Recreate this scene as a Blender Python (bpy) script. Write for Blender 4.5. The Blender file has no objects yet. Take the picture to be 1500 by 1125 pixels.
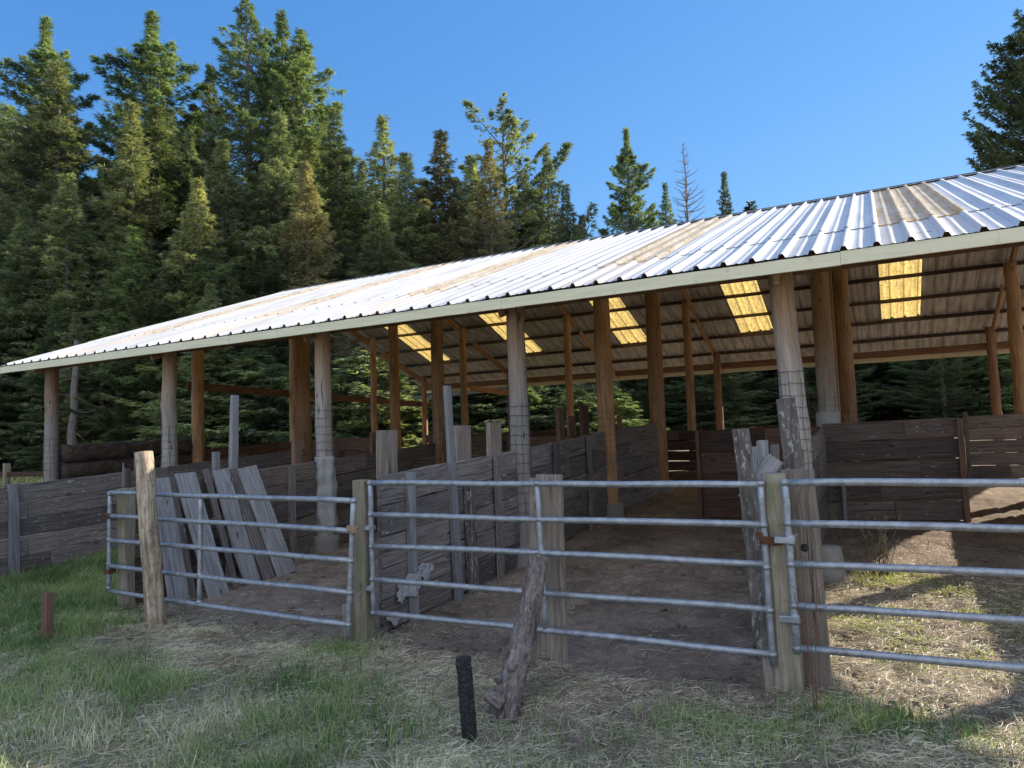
import bpy, math, random
import numpy as np
from mathutils import Vector, Matrix, noise as mnoise
random.seed(7); rng = np.random.default_rng(7)
C = bpy.context.scene
col = C.collection

# ------------------------------------------------------------ camera
CAMH = 1.9; FPX = 1028.0; CX, CY = 750.0, 562.5
R = np.array([[0.8827087, -0.0633933, -0.465625], [0.4686041, 0.04462896, 0.88228026], [-0.0351503, -0.99699024, 0.06910073]])
cd = bpy.data.cameras.new('camera'); cam = bpy.data.objects.new('camera', cd); col.objects.link(cam)
cd.sensor_width = 36; cd.lens = FPX / 1500 * 36; cd.clip_end = 3000; cd.clip_start = .05
M = Matrix(((R[0][0], -R[0][1], -R[0][2], 0), (R[1][0], -R[1][1], -R[1][2], 0), (R[2][0], -R[2][1], -R[2][2], CAMH), (0, 0, 0, 1)))
cam.matrix_world = M
C.camera = cam

# ------------------------------------------------------------ sky, sun, exposure
SUN_AZ, SUN_EL = math.radians(54), math.radians(28)
w = bpy.data.worlds.new('World'); C.world = w; w.use_nodes = True
nt = w.node_tree; bg = nt.nodes['Background']
sky = nt.nodes.new('ShaderNodeTexSky'); sky.sky_type = 'NISHITA'; sky.sun_disc = False
sky.sun_elevation = SUN_EL; sky.sun_rotation = math.radians(90) - SUN_AZ
sky.air_density = 1.0; sky.dust_density = 0.0; sky.ozone_density = 4.0; sky.altitude = 1500
# a deep clear sky ahead; bright cloud added behind viewpoint to fill the shade
sep = nt.nodes.new('ShaderNodeSeparateColor'); nt.links.new(sky.outputs[0], sep.inputs[0])
cmb = nt.nodes.new('ShaderNodeCombineColor')
for i, (k_, g_) in enumerate(((.50, 1.0), (.90, .64), (1.70, .42))):
    pw = nt.nodes.new('ShaderNodeMath'); pw.operation = 'POWER'; pw.inputs[1].default_value = g_; nt.links.new(sep.outputs[i], pw.inputs[0])
    ml = nt.nodes.new('ShaderNodeMath'); ml.operation = 'MULTIPLY'; ml.inputs[1].default_value = k_; nt.links.new(pw.outputs[0], ml.inputs[0]); nt.links.new(ml.outputs[0], cmb.inputs[i])
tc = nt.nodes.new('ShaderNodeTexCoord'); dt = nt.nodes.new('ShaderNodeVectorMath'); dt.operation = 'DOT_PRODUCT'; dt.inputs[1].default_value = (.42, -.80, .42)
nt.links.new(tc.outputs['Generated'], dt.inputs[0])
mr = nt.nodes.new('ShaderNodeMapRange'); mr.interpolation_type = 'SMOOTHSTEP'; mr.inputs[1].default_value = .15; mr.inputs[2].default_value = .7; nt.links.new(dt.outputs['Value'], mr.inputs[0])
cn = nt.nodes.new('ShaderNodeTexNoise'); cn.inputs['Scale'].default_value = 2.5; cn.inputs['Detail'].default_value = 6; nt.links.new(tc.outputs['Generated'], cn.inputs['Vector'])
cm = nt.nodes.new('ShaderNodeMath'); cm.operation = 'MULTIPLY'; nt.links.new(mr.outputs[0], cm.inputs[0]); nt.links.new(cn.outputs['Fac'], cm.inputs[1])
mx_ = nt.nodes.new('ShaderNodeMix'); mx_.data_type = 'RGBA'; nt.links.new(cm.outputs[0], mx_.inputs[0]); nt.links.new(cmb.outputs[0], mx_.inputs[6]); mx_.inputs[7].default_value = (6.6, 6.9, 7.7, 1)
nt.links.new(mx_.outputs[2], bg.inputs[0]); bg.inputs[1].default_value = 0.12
ld = bpy.data.lights.new('sun', 'SUN'); ld.energy = 5.0; ld.angle = math.radians(.55); ld.color = (1, .89, .74)
sun = bpy.data.objects.new('sun', ld); col.objects.link(sun)
sd = Vector((math.cos(SUN_AZ) * math.cos(SUN_EL), math.sin(SUN_AZ) * math.cos(SUN_EL), math.sin(SUN_EL)))
sun.rotation_euler = sd.to_track_quat('Z', 'Y').to_euler(); sun.location = (0, 0, 30)
C.view_settings.view_transform = 'Standard'; C.view_settings.look = 'None'
C.view_settings.exposure = 1.3; C.view_settings.gamma = 1
C.render.engine = 'CYCLES'
C.cycles.max_bounces = 8; C.cycles.transparent_max_bounces = 8

# ------------------------------------------------------------ helpers
def ray(x, y): return R @ np.array([x - CX, y - CY, FPX])
def at_y(x, y, Y): r = ray(x, y); return r * (Y / r[1]) + [0, 0, CAMH]
def at_x(x, y, X): r = ray(x, y); return r * (X / r[0]) + [0, 0, CAMH]
def at_d(x, y, d): return ray(x, y) / FPX * d + [0, 0, CAMH]
GYK = [-60, 5.3, 8.6, 11.95, 15.35, 22, 40, 400]; GZK = [0, 0, .15, .36, .50, .62, .8, .8]
def G(Y): return float(np.interp(Y, GYK, GZK))

def tag(o, label=None, cat=None, group=None, kind=None):
    if label: o['label'] = label
    if cat: o['category'] = cat
    if group: o['group'] = group
    if kind: o['kind'] = kind
    return o
def empty(name, loc, label, cat, group=None):
    o = bpy.data.objects.new(name, None); o.empty_display_size = .2; col.objects.link(o)
    o.location = loc; return tag(o, label, cat, group)

class MB:
    """collects shapes (world coordinates) into one mesh"""
    def __init__(s): s.v = []; s.f = []; s.uv = []; s.t = []; s.sm = []
    def add(s, v, f, uv, tint, smooth=False):
        b = len(s.v); s.v += [tuple(p) for p in v]
        for q, u in zip(f, uv):
            s.f.append([b + i for i in q]); s.uv += u; s.t.append(tint); s.sm.append(smooth)
    def sweep(s, P, prof, side, up, tint, smooth=False, cap=True, twist=None):
        """P list of centres; prof(i)-> list of (a,b) offsets along side/up; side, up unit vectors or lists"""
        n = None; V = []; L = [0]
        for i in range(1, len(P)): L.append(L[-1] + float(np.linalg.norm(np.array(P[i]) - np.array(P[i - 1]))))
        for i, p in enumerate(P):
            pr = prof(i); n = len(pr)
            sd_ = side[i] if isinstance(side, list) else side; up_ = up[i] if isinstance(up, list) else up
            for a, b in pr: V.append(np.array(p) + sd_ * a + up_ * b)
        pr = prof(0); per = [0]
        for k in range(n):
            a = pr[k]; b = pr[(k + 1) % n]; per.append(per[-1] + math.hypot(a[0] - b[0], a[1] - b[1]))
        o1, o2 = random.random() * 20, random.random() * 20
        F = []; U = []
        for i in range(len(P) - 1):
            for k in range(n):
                k2 = (k + 1) % n
                F.append([i * n + k, i * n + k2, (i + 1) * n + k2, (i + 1) * n + k])
                U.append([(L[i] + o1, per[k] + o2), (L[i] + o1, per[k + 1] + o2), (L[i + 1] + o1, per[k + 1] + o2), (L[i + 1] + o1, per[k] + o2)])
        if cap:
            F.append(list(range(n))[::-1]); U.append([(o1 + pr[k][0] * .25, o2 + pr[k][1]) for k in range(n)][::-1])
            q = (len(P) - 1) * n; F.append([q + k for k in range(n)]); U.append([(o1 + 3 + pr[k][0] * .25, o2 + pr[k][1]) for k in range(n)])
        s.add(V, F, U, tint, smooth)
    def beam(s, p0, p1, w_, t_, up=(0, 0, 1), jit=.004, ch=.006, seg=None, tint=None, taper=1.0, bow=0.0):
        p0 = np.array(p0, float); p1 = np.array(p1, float); a = p1 - p0; L = np.linalg.norm(a); a /= L
        up = np.array(up, float); up = up - a * (up @ a)
        if np.linalg.norm(up) < 1e-3: up = np.array([0, 1., 0]) - a * a[1]
        up /= np.linalg.norm(up); sdv = np.cross(a, up)
        seg = seg or max(1, min(10, int(L / .35)))
        tint = random.random() if tint is None else tint
        hw, ht = w_ / 2, t_ / 2; ch = min(ch, hw * .4, ht * .4)
        J = [[(random.uniform(-jit, jit), random.uniform(-jit, jit)) for _ in range(8)] for _ in range(seg + 1)]
        def prof(i):
            k = 1 - (1 - taper) * i / seg; A = ht * k; B = hw * k
            base = [(-A, -B + ch), (-A + ch, -B), (A - ch, -B), (A, -B + ch), (A, B - ch), (A - ch, B), (-A + ch, B), (-A, B - ch)]
            return [(x + J[i][q // 2 * 2][0] * .6, y + J[i][q // 2 * 2][1]) for q, (x, y) in enumerate(base)]
        bw = random.uniform(-bow, bow)
        P = [p0 + a * L * i / seg + sdv * bw * math.sin(math.pi * i / seg) for i in range(seg + 1)]
        s.sweep(P, prof, sdv, up, tint)
    def log(s, p0, p1, r0, r1, n=18, seg=14, rough=.06, crack=True, tint=None, wob=.01, knots=0, smooth=True):
        p0 = np.array(p0, float); p1 = np.array(p1, float); a = p1 - p0; L = np.linalg.norm(a); a /= L
        ref = np.array([0, 1., 0]) if abs(a[2]) > .7 else np.array([0, 0, 1.])
        up = ref - a * (ref @ a); up /= np.linalg.norm(up); sdv = np.cross(a, up)
        sd0 = random.random() * 100
        prof_ang = [1 + rough * mnoise.noise(Vector((math.cos(6.283 * k / n) * 1.3 + sd0, math.sin(6.283 * k / n) * 1.3, 0))) for k in range(n)]
        if crack:
            for _ in range(2):
                k = random.randrange(n); prof_ang[k] *= .9
        kn = [(random.random(), random.random() * 6.283) for _ in range(knots)]
        def prof(i):
            f = i / seg; r = r0 + (r1 - r0) * f; o = []
            for k in range(n):
                an = 6.283185 * k / n
                rr = r * prof_ang[k] * (1 + rough * .6 * mnoise.noise(Vector((math.cos(an) * 2 + sd0, math.sin(an) * 2, f * L * 2.5))))
                for kz, ka in kn:
                    dd = ((f - kz) * L / .06) ** 2 + ((((an - ka + 3.14) % 6.283) - 3.14) * r / .04) ** 2
                    rr += .022 * math.exp(-dd)
                o.append((math.cos(an) * rr, math.sin(an) * rr))
            return o
        P = [p0 + a * L * i / seg + (sdv * mnoise.noise(Vector((i * .35, sd0, 0))) + up * mnoise.noise(Vector((i * .35, sd0, 9)))) * wob * 2 for i in range(seg + 1)]
        s.sweep(P, prof, sdv, up, random.random() if tint is None else tint, smooth)
    def tube(s, pts, r, n=12, tint=None, smooth=True):
        pts = [np.array(p, float) for p in pts]; S = []; U = []
        pv = None
        for i in range(len(pts)):
            a = pts[min(i + 1, len(pts) - 1)] - pts[max(i - 1, 0)]; a /= np.linalg.norm(a)
            if pv is None:
                pv = np.array([0, 0, 1.]) if abs(a[2]) < .8 else np.array([0, 1., 0])
            u = pv - a * (pv @ a); u /= np.linalg.norm(u); pv = u; U.append(u); S.append(np.cross(a, u))
        rr = r if isinstance(r, (list, tuple)) else [r] * len(pts)
        s.sweep(pts, lambda i: [(math.cos(6.283185 * k / n) * rr[i], math.sin(6.283185 * k / n) * rr[i]) for k in range(n)], S, U, random.random() if tint is None else tint, smooth)
    def box(s, lo, hi, tint=None):
        c = [(lo[i] + hi[i]) / 2 for i in range(3)]
        s.beam((c[0], c[1], lo[2]), (c[0], c[1], hi[2]), hi[1] - lo[1], hi[0] - lo[0], up=(0, 1, 0), jit=0, ch=.004, seg=1, tint=tint)
    def build(s, name, mat, parent=None):
        me = bpy.data.meshes.new(name); me.from_pydata(s.v, [], s.f)
        uvl = me.uv_layers.new(name='UVMap'); uvl.data.foreach_set('uv', np.array(s.uv, dtype=np.float32).ravel())
        at = me.attributes.new('tint', 'FLOAT', 'FACE'); at.data.foreach_set('value', np.array(s.t, dtype=np.float32))
        me.polygons.foreach_set('use_smooth', s.sm)
        me.materials.append(mat); me.update()
        o = bpy.data.objects.new(name, me); col.objects.link(o)
        if parent is not None:
            o.parent = parent
            root = parent
            off = Vector((0, 0, 0))
            while root is not None: off += root.location; root = root.parent
            for v in me.vertices: v.co -= off
            me.update()
        return o

def recentre(o, loc):
    """move a top-level mesh's origin to its base"""
    loc = Vector(loc)
    for v in o.data.vertices: v.co -= loc
    o.location = loc
    return o

# ------------------------------------------------------------ materials
def newmat(name):
    m = bpy.data.materials.new(name); m.use_nodes = True
    return m, m.node_tree, m.node_tree.nodes['Principled BSDF']
def N(nt, typ, **kw):
    n = nt.nodes.new(typ)
    for k, v in kw.items():
        if k.startswith('i_'): n.inputs[k[2:]].default_value = v
        else: setattr(n, k, v)
    return n
def ramp(nt, fac, stops):
    n = nt.nodes.new('ShaderNodeValToRGB'); e = n.color_ramp.elements
    e[0].position, e[0].color = stops[0][0], (*stops[0][1], 1); e[1].position, e[1].color = stops[1][0], (*stops[1][1], 1)
    for p, c in stops[2:]:
        k = e.new(p); k.color = (*c, 1)
    nt.links.new(fac, n.inputs[0]); return n.outputs[0]
def mix(nt, fac, a, b, blend='MIX'):
    n = nt.nodes.new('ShaderNodeMix'); n.data_type = 'RGBA'; n.blend_type = blend
    if isinstance(fac, (int, float)): n.inputs[0].default_value = fac
    else: nt.links.new(fac, n.inputs[0])
    for i, x in ((6, a), (7, b)):
        if isinstance(x, tuple): n.inputs[i].default_value = (*x, 1)
        else: nt.links.new(x, n.inputs[i])
    return n.outputs[2]
def math_(nt, op, a, b=None, clamp=False):
    n = nt.nodes.new('ShaderNodeMath'); n.operation = op; n.use_clamp = clamp
    for i, x in ((0, a), (1, b)):
        if x is None: continue
        if isinstance(x, (int, float)): n.inputs[i].default_value = x
        else: nt.links.new(x, n.inputs[i])
    return n.outputs[0]
def noise(nt, vec, scale, detail=4, rough=.6, dist=0, vscale=None):
    n = nt.nodes.new('ShaderNodeTexNoise'); n.inputs['Scale'].default_value = scale; n.inputs['Detail'].default_value = detail
    n.inputs['Roughness'].default_value = rough; n.inputs['Distortion'].default_value = dist
    if vscale:
        m = nt.nodes.new('ShaderNodeMapping'); m.inputs['Scale'].default_value = vscale
        nt.links.new(vec, m.inputs[0]); vec = m.outputs[0]
    nt.links.new(vec, n.inputs['Vector']); return n.outputs['Fac']
def vmath(nt, op, a, b):
    n = nt.nodes.new('ShaderNodeVectorMath'); n.operation = op
    for i, x in ((0, a), (1, b)):
        if isinstance(x, tuple): n.inputs[i].default_value = x
        else: nt.links.new(x, n.inputs[i])
    return n.outputs[0]
def bump(nt, h, bs, strength=.5, dist=.01):
    b = nt.nodes.new('ShaderNodeBump'); b.inputs['Strength'].default_value = strength; b.inputs['Distance'].default_value = dist
    nt.links.new(h, b.inputs['Height']); nt.links.new(b.outputs[0], bs.inputs['Normal'])

def wood(name, dark, mid, light, tintd=.55, specks=0.0, speck_col=(.55, .56, .55), grain=1.0, top=None, knot=True, stain=.35, green=0.0):
    m, nt, bs = newmat(name)
    uv = N(nt, 'ShaderNodeUVMap').outputs[0]
    tint = N(nt, 'ShaderNodeAttribute', attribute_name='tint').outputs['Fac']
    wv = vmath(nt, 'ADD', uv, (0, 0, 0))
    lowd = noise(nt, wv, 1, 2, .5, 0, (1.4, 2.5, 1))
    # grain flows round knots
    v1 = N(nt, 'ShaderNodeTexVoronoi', feature='F1'); mp = N(nt, 'ShaderNodeMapping'); mp.inputs['Scale'].default_value = (1.6, 5, 1)
    nt.links.new(uv, mp.inputs[0]); nt.links.new(mp.outputs[0], v1.inputs['Vector']); v1.inputs['Scale'].default_value = 1.0
    kd = v1.outputs['Distance']
    kn = math_(nt, 'SUBTRACT', 1, math_(nt, 'MULTIPLY', kd, 5.0), True)
    comb = N(nt, 'ShaderNodeCombineXYZ'); nt.links.new(math_(nt, 'MULTIPLY', math_(nt, 'ADD', lowd, math_(nt, 'MULTIPLY', kn, .8 if knot else 0)), .10), comb.inputs[1])
    wv = vmath(nt, 'ADD', uv, comb.outputs[0])
    g1 = noise(nt, wv, 1, 6, .65, .3, (1.6, 38 * grain, 1))
    g2 = noise(nt, wv, 1, 4, .7, 0, (5, 170 * grain, 1))
    g = math_(nt, 'ADD', math_(nt, 'MULTIPLY', g1, .65), math_(nt, 'MULTIPLY', g2, .35))
    c = ramp(nt, g, [(.34, dark), (.66, light), (.5, mid)])
    # big stains
    st = noise(nt, uv, 1, 4, .6, .5, (1.1, 3, 1))
    c = mix(nt, math_(nt, 'MULTIPLY', ramp(nt, st, [(.45, (0, 0, 0)), (.7, (1, 1, 1))]), stain), c, dark)
    t2 = mix(nt, tint, (1 - tintd, 1 - tintd, 1 - tintd * .95), (1 + tintd * .35, 1 + tintd * .3, 1 + tintd * .25))
    c = mix(nt, 1, c, t2, 'MULTIPLY')
    crack = noise(nt, wv, 1, 3, .5, .2, (.8, 26 * grain, 1))
    ck = ramp(nt, crack, [(.30, (1, 1, 1)), (.36, (0, 0, 0))])
    c = mix(nt, math_(nt, 'MULTIPLY', ck, .75), c, (dark[0] * .3, dark[1] * .3, dark[2] * .3))
    if knot:
        kk = ramp(nt, math_(nt, 'MULTIPLY', kd, 1), [(.055, (1, 1, 1)), (.10, (0, 0, 0))])
        c = mix(nt, math_(nt, 'MULTIPLY', kk, .8), c, (dark[0] * .35, dark[1] * .3, dark[2] * .3))
    if specks:
        sp = noise(nt, uv, 1, 5, .7, .3, (9, 22, 1)); big = noise(nt, uv, 1, 2, .5, 0, (.9, 1.6, 1))
        sf = ramp(nt, math_(nt, 'ADD', sp, math_(nt, 'MULTIPLY', big, .22)), [(.80 - specks, (0, 0, 0)), (.84 - specks, (1, 1, 1))])
        c = mix(nt, math_(nt, 'MULTIPLY', sf, .5), c, speck_col)
    if green:
        geo = N(nt, 'ShaderNodeNewGeometry')
        gn = noise(nt, geo.outputs['Position'], 3, 3)
        c = mix(nt, math_(nt, 'MULTIPLY', ramp(nt, gn, [(.45, (0, 0, 0)), (.65, (1, 1, 1))]), green), c, (.13, .16, .07))
    if top:   # protected wood just under the roof keeps its brown
        geo = N(nt, 'ShaderNodeNewGeometry'); sx = N(nt, 'ShaderNodeSeparateXYZ'); nt.links.new(geo.outputs['Position'], sx.inputs[0])
        z = math_(nt, 'ADD', sx.outputs[2], math_(nt, 'MULTIPLY', noise(nt, uv, 1, 3, .6, 0, (1, 12, 1)), 1.6))
        zf = ramp(nt, math_(nt, 'MULTIPLY', z, .2), [(.62, (0, 0, 0)), (.82, (1, 1, 1))])
        c = mix(nt, zf, c, mix(nt, 1, c, top, 'MULTIPLY'))
    nt.links.new(c, bs.inputs['Base Color']); bs.inputs['Roughness'].default_value = .88; bs.inputs['Specular IOR Level'].default_value = .25
    hh = math_(nt, 'SUBTRACT', g, math_(nt, 'MULTIPLY', ck, .8))
    bump(nt, hh, bs, .7, .006)
    return m

W_FENCE = wood('weathered_fence_wood', (0.060, 0.053, 0.048), (0.180, 0.158, 0.144), (0.312, 0.282, 0.258), .5, .07)
W_FENCE_IN = wood('brown_fence_wood', (.06, .047, .04), (.16, .128, .108), (.27, .22, .19), .5, .05)
W_DARK = wood('dark_red_brown_wood', (.045, .026, .018), (.13, .078, .055), (.23, .145, .105), .6, .03)
W_GREY = wood('silver_grey_plank', (0.112, 0.112, 0.112), (0.250, 0.250, 0.250), (0.388, 0.388, 0.388), .35, .02)
W_POST = wood('tan_post_wood', (0.121, 0.095, 0.068), (0.284, 0.243, 0.182), (0.432, 0.378, 0.297), .3, .03, green=.45)
W_POSTB = wood('brown_post_wood', (.10, .08, .063), (.25, .205, .165), (.40, .345, .285), .2, .02)
W_PALE = wood('pale_bare_log_wood', (.12, .085, .055), (.42, .34, .24), (.68, .60, .48), .2, .17, (.11, .075, .05), grain=.7, stain=.8)
W_POLE = wood('weathered_pole_wood', (0.163, 0.144, 0.125), (0.312, 0.288, 0.256), (0.425, 0.400, 0.362), .25, .02, top=(1.0, .72, .47), knot=True, stain=.2)
W_POLE_IN = wood('orange_brown_pole_wood', (.13, .075, .038), (.38, .225, .115), (.56, .36, .20), .35, 0, stain=.5)
W_LUMBER = wood('roof_lumber', (0.105, 0.056, 0.031), (0.280, 0.154, 0.081), (0.434, 0.259, 0.154), .5, 0)
W_RAFTER = wood('honey_rafter_wood', (.15, .085, .045), (.40, .25, .14), (.56, .38, .23), .3, 0)
W_PURLIN = wood('dark_purlin_wood', (0.045, 0.033, 0.026), (0.098, 0.072, 0.054), (0.165, 0.123, 0.090), .5, 0)
W_STAKE = wood('red_brown_stake_wood', (.085, .05, .033), (.19, .115, .075), (.29, .19, .13), .2, 0)
W_MOSSY = wood('mottled_bark_slab', (.035, .03, .026), (.13, .115, .10), (.22, .2, .18), .3, .13, (.5, .5, .47), grain=.6)

def mat_bark(name, dark, mid, light):
    m, nt, bs = newmat(name); uv = N(nt, 'ShaderNodeUVMap').outputs[0]
    n1 = noise(nt, uv, 1, 6, .7, .6, (14, 40, 1)); n2 = noise(nt, uv, 1, 4, .6, .4, (4, 9, 1)); n3 = noise(nt, uv, 60, 3)
    h = math_(nt, 'ADD', math_(nt, 'MULTIPLY', n1, .6), math_(nt, 'MULTIPLY', n2, .4))
    c = ramp(nt, h, [(.38, dark), (.62, light), (.5, mid)])
    c = mix(nt, ramp(nt, n3, [(.62, (0, 0, 0)), (.68, (1, 1, 1))]), c, (.38, .36, .36))
    nt.links.new(c, bs.inputs['Base Color']); bs.inputs['Roughness'].default_value = .95
    bump(nt, h, bs, 1, .03); return m
BARK = mat_bark('rough_log_bark', (.042, .032, .026), (.145, .115, .098), (.28, .24, .21))
W_SLAB = mat_bark('dark_slab_bark', (.015, .011, .008), (.05, .036, .027), (.12, .088, .06))
TRUNK = mat_bark('tree_bark', (.05, .038, .03), (.14, .115, .095), (.27, .24, .21))
SNAG = mat_bark('dead_tree_bark', (.10, .07, .055), (.2, .15, .12), (.34, .27, .23))

def mat_char():
    m, nt, bs = newmat('charred_wood'); uv = N(nt, 'ShaderNodeUVMap').outputs[0]
    v = N(nt, 'ShaderNodeTexVoronoi', feature='DISTANCE_TO_EDGE'); mp = N(nt, 'ShaderNodeMapping'); mp.inputs['Scale'].default_value = (34, 22, 1)
    nt.links.new(uv, mp.inputs[0]); nt.links.new(mp.outputs[0], v.inputs['Vector']); v.inputs['Scale'].default_value = 1
    n = noise(nt, uv, 40, 4)
    c = ramp(nt, v.outputs['Distance'], [(.02, (.004, .004, .004)), (.2, (.022, .021, .021))])
    c = mix(nt, ramp(nt, n, [(.58, (0, 0, 0)), (.75, (1, 1, 1))]), c, (.06, .058, .058))
    nt.links.new(c, bs.inputs['Base Color']); bs.inputs['Roughness'].default_value = .7
    bump(nt, v.outputs['Distance'], bs, 1, .012); return m
CHAR = mat_char()

def mat_galv():
    m, nt, bs = newmat('galvanised_tube'); geo = N(nt, 'ShaderNodeNewGeometry').outputs['Position']
    n = noise(nt, geo, 14, 5, .7); n2 = noise(nt, geo, 90, 3); n3 = noise(nt, geo, 4, 5, .7)
    c = ramp(nt, n, [(.35, (.20, .215, .23)), (.7, (.40, .42, .45))])
    c = mix(nt, ramp(nt, n2, [(.55, (0, 0, 0)), (.8, (1, 1, 1))]), c, (.5, .52, .54))
    c = mix(nt, math_(nt, 'MULTIPLY', ramp(nt, n3, [(.60, (0, 0, 0)), (.72, (1, 1, 1))]), .6), c, (.17, .13, .10))
    nt.links.new(c, bs.inputs['Base Color']); bs.inputs['Metallic'].default_value = .55; 
    nt.links.new(ramp(nt, n, [(.3, (.38,) * 3), (.7, (.6,) * 3)]), bs.inputs['Roughness'])
    bump(nt, n2, bs, .25, .002); return m
GALV = mat_galv()
def simple(name, colr, rough=.7, metal=0, var=.3, scale=20):
    m, nt, bs = newmat(name); geo = N(nt, 'ShaderNodeNewGeometry').outputs['Position']
    n = noise(nt, geo, scale, 4)
    c = mix(nt, n, tuple(x * (1 - var) for x in colr), tuple(min(1, x * (1 + var)) for x in colr))
    nt.links.new(c, bs.inputs['Base Color']); bs.inputs['Roughness'].default_value = rough; bs.inputs['Metallic'].default_value = metal
    bump(nt, n, bs, .3, .004); return m
RUST = simple('rusty_iron', (.13, .055, .025), .85, .3, .5, 60)
WIRE = simple('dull_wire', (.075, .07, .065), .6, .5, .3, 30)
CONC = simple('concrete_pier', (.20, .185, .165), .9, 0, .35, 9)
WRAP = simple('frayed_wrap', (.30, .30, .28), .85, 0, .35, 22)
FLAKE = simple('peeling_white_fungus', (.33, .33, .33), .95, 0, .35, 60)
ENDWOOD = simple('cut_wood_end', (.4, .27, .14), .85, 0, .3, 40)

def mat_fascia():
    m, nt, bs = newmat('painted_fascia'); geo = N(nt, 'ShaderNodeNewGeometry').outputs['Position']
    n = noise(nt, geo, 1, 5, .7, 0, (1.5, 6, 14)); n2 = noise(nt, geo, 9, 4, .7)
    c = ramp(nt, n, [(.3, (.58, .55, .36)), (.7, (.70, .67, .47))])
    c = mix(nt, math_(nt, 'MULTIPLY', ramp(nt, n2, [(.6, (0, 0, 0)), (.75, (1, 1, 1))]), .5), c, (.27, .25, .18))
    nt.links.new(c, bs.inputs['Base Color']); bs.inputs['Roughness'].default_value = .5; return m
FASCIA = mat_fascia()

def mat_roof():
    m, nt, bs = newmat('corrugated_steel')
    geo = N(nt, 'ShaderNodeNewGeometry'); pos = geo.outputs['Position']
    tint = N(nt, 'ShaderNodeAttribute', attribute_name='tint').outputs['Fac']
    n = noise(nt, pos, 1, 5, .65, 0, (7, .6, .6)); n2 = noise(nt, pos, 5, 5, .7)
    c = ramp(nt, n, [(.3, (.44, .44, .44)), (.7, (.62, .62, .61))])
    c = mix(nt, 1, c, mix(nt, tint, (.88, .89, .9), (1.05, 1.05, 1.05)), 'MULTIPLY')
    c = mix(nt, math_(nt, 'MULTIPLY', ramp(nt, n2, [(.6, (0, 0, 0)), (.75, (1, 1, 1))]), .35), c, (.45, .42, .38))
    rl = N(nt, 'ShaderNodeAttribute', attribute_name='rust').outputs['Fac']
    rn = noise(nt, pos, 1, 5, .7, 0, (16, 1.2, 1))
    c = mix(nt, math_(nt, 'MULTIPLY', rl, ramp(nt, rn, [(.38, (0, 0, 0)), (.62, (1, 1, 1))])), c, (.60, .50, .41))
    # the under side of the sheets is unpainted and dirty
    u = ramp(nt, noise(nt, pos, 1, 5, .65, 0, (9, 1.2, 1.2)), [(.3, (.25, .235, .215)), (.7, (.56, .53, .5))])
    c = mix(nt, geo.outputs['Backfacing'], c, u)
    nt.links.new(c, bs.inputs['Base Color'])
    inv = math_(nt, 'SUBTRACT', 1, geo.outputs['Backfacing'])
    nt.links.new(math_(nt, 'MULTIPLY', inv, .2), bs.inputs['Metallic'])
    nt.links.new(math_(nt, 'ADD', .5, math_(nt, 'MULTIPLY', geo.outputs['Backfacing'], .3)), bs.inputs['Roughness'])
    bump(nt, n2, bs, .15, .01)
    return m
ROOF = mat_roof()
def mat_skylight():
    m, nt, bs = newmat('fibreglass_skylight')
    pos = N(nt, 'ShaderNodeNewGeometry').outputs['Position']
    v = N(nt, 'ShaderNodeTexVoronoi', feature='F1'); v.inputs['Scale'].default_value = 17; nt.links.new(pos, v.inputs['Vector'])
    n = noise(nt, pos, 34, 4, .7); n2 = noise(nt, pos, 1, 3, .6, 0, (12, 1.5, 1.5))
    sp = math_(nt, 'MULTIPLY', ramp(nt, v.outputs['Distance'], [(.25, (1, 1, 1)), (.5, (0, 0, 0))]), ramp(nt, n, [(.35, (0, 0, 0)), (.5, (1, 1, 1))]))
    top = mix(nt, sp, (.52, .41, .27), (.93, .89, .80)); n4 = noise(nt, pos, 1, 5, .7, 0, (5, 1.1, 1)); top = mix(nt, math_(nt, 'MULTIPLY', ramp(nt, n4, [(.38, (0, 0, 0)), (.60, (1, 1, 1))]), .9), top, (.80, .76, .68))
    tr = mix(nt, sp, (.86, .63, .20), (.20, .13, .04)); tr = mix(nt, math_(nt, 'MULTIPLY', ramp(nt, n2, [(.4, (0, 0, 0)), (.7, (1, 1, 1))]), .6), tr, (.36, .24, .07))
    d = N(nt, 'ShaderNodeBsdfDiffuse'); t = N(nt, 'ShaderNodeBsdfTranslucent'); nt.links.new(top, d.inputs[0]); nt.links.new(tr, t.inputs[0])
    mx = N(nt, 'ShaderNodeMixShader'); mx.inputs[0].default_value = .45
    nt.links.new(d.outputs[0], mx.inputs[1]); nt.links.new(t.outputs[0], mx.inputs[2])
    nt.links.new(mx.outputs[0], nt.nodes['Material Output'].inputs[0]); return m
SKYL = mat_skylight()

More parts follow.
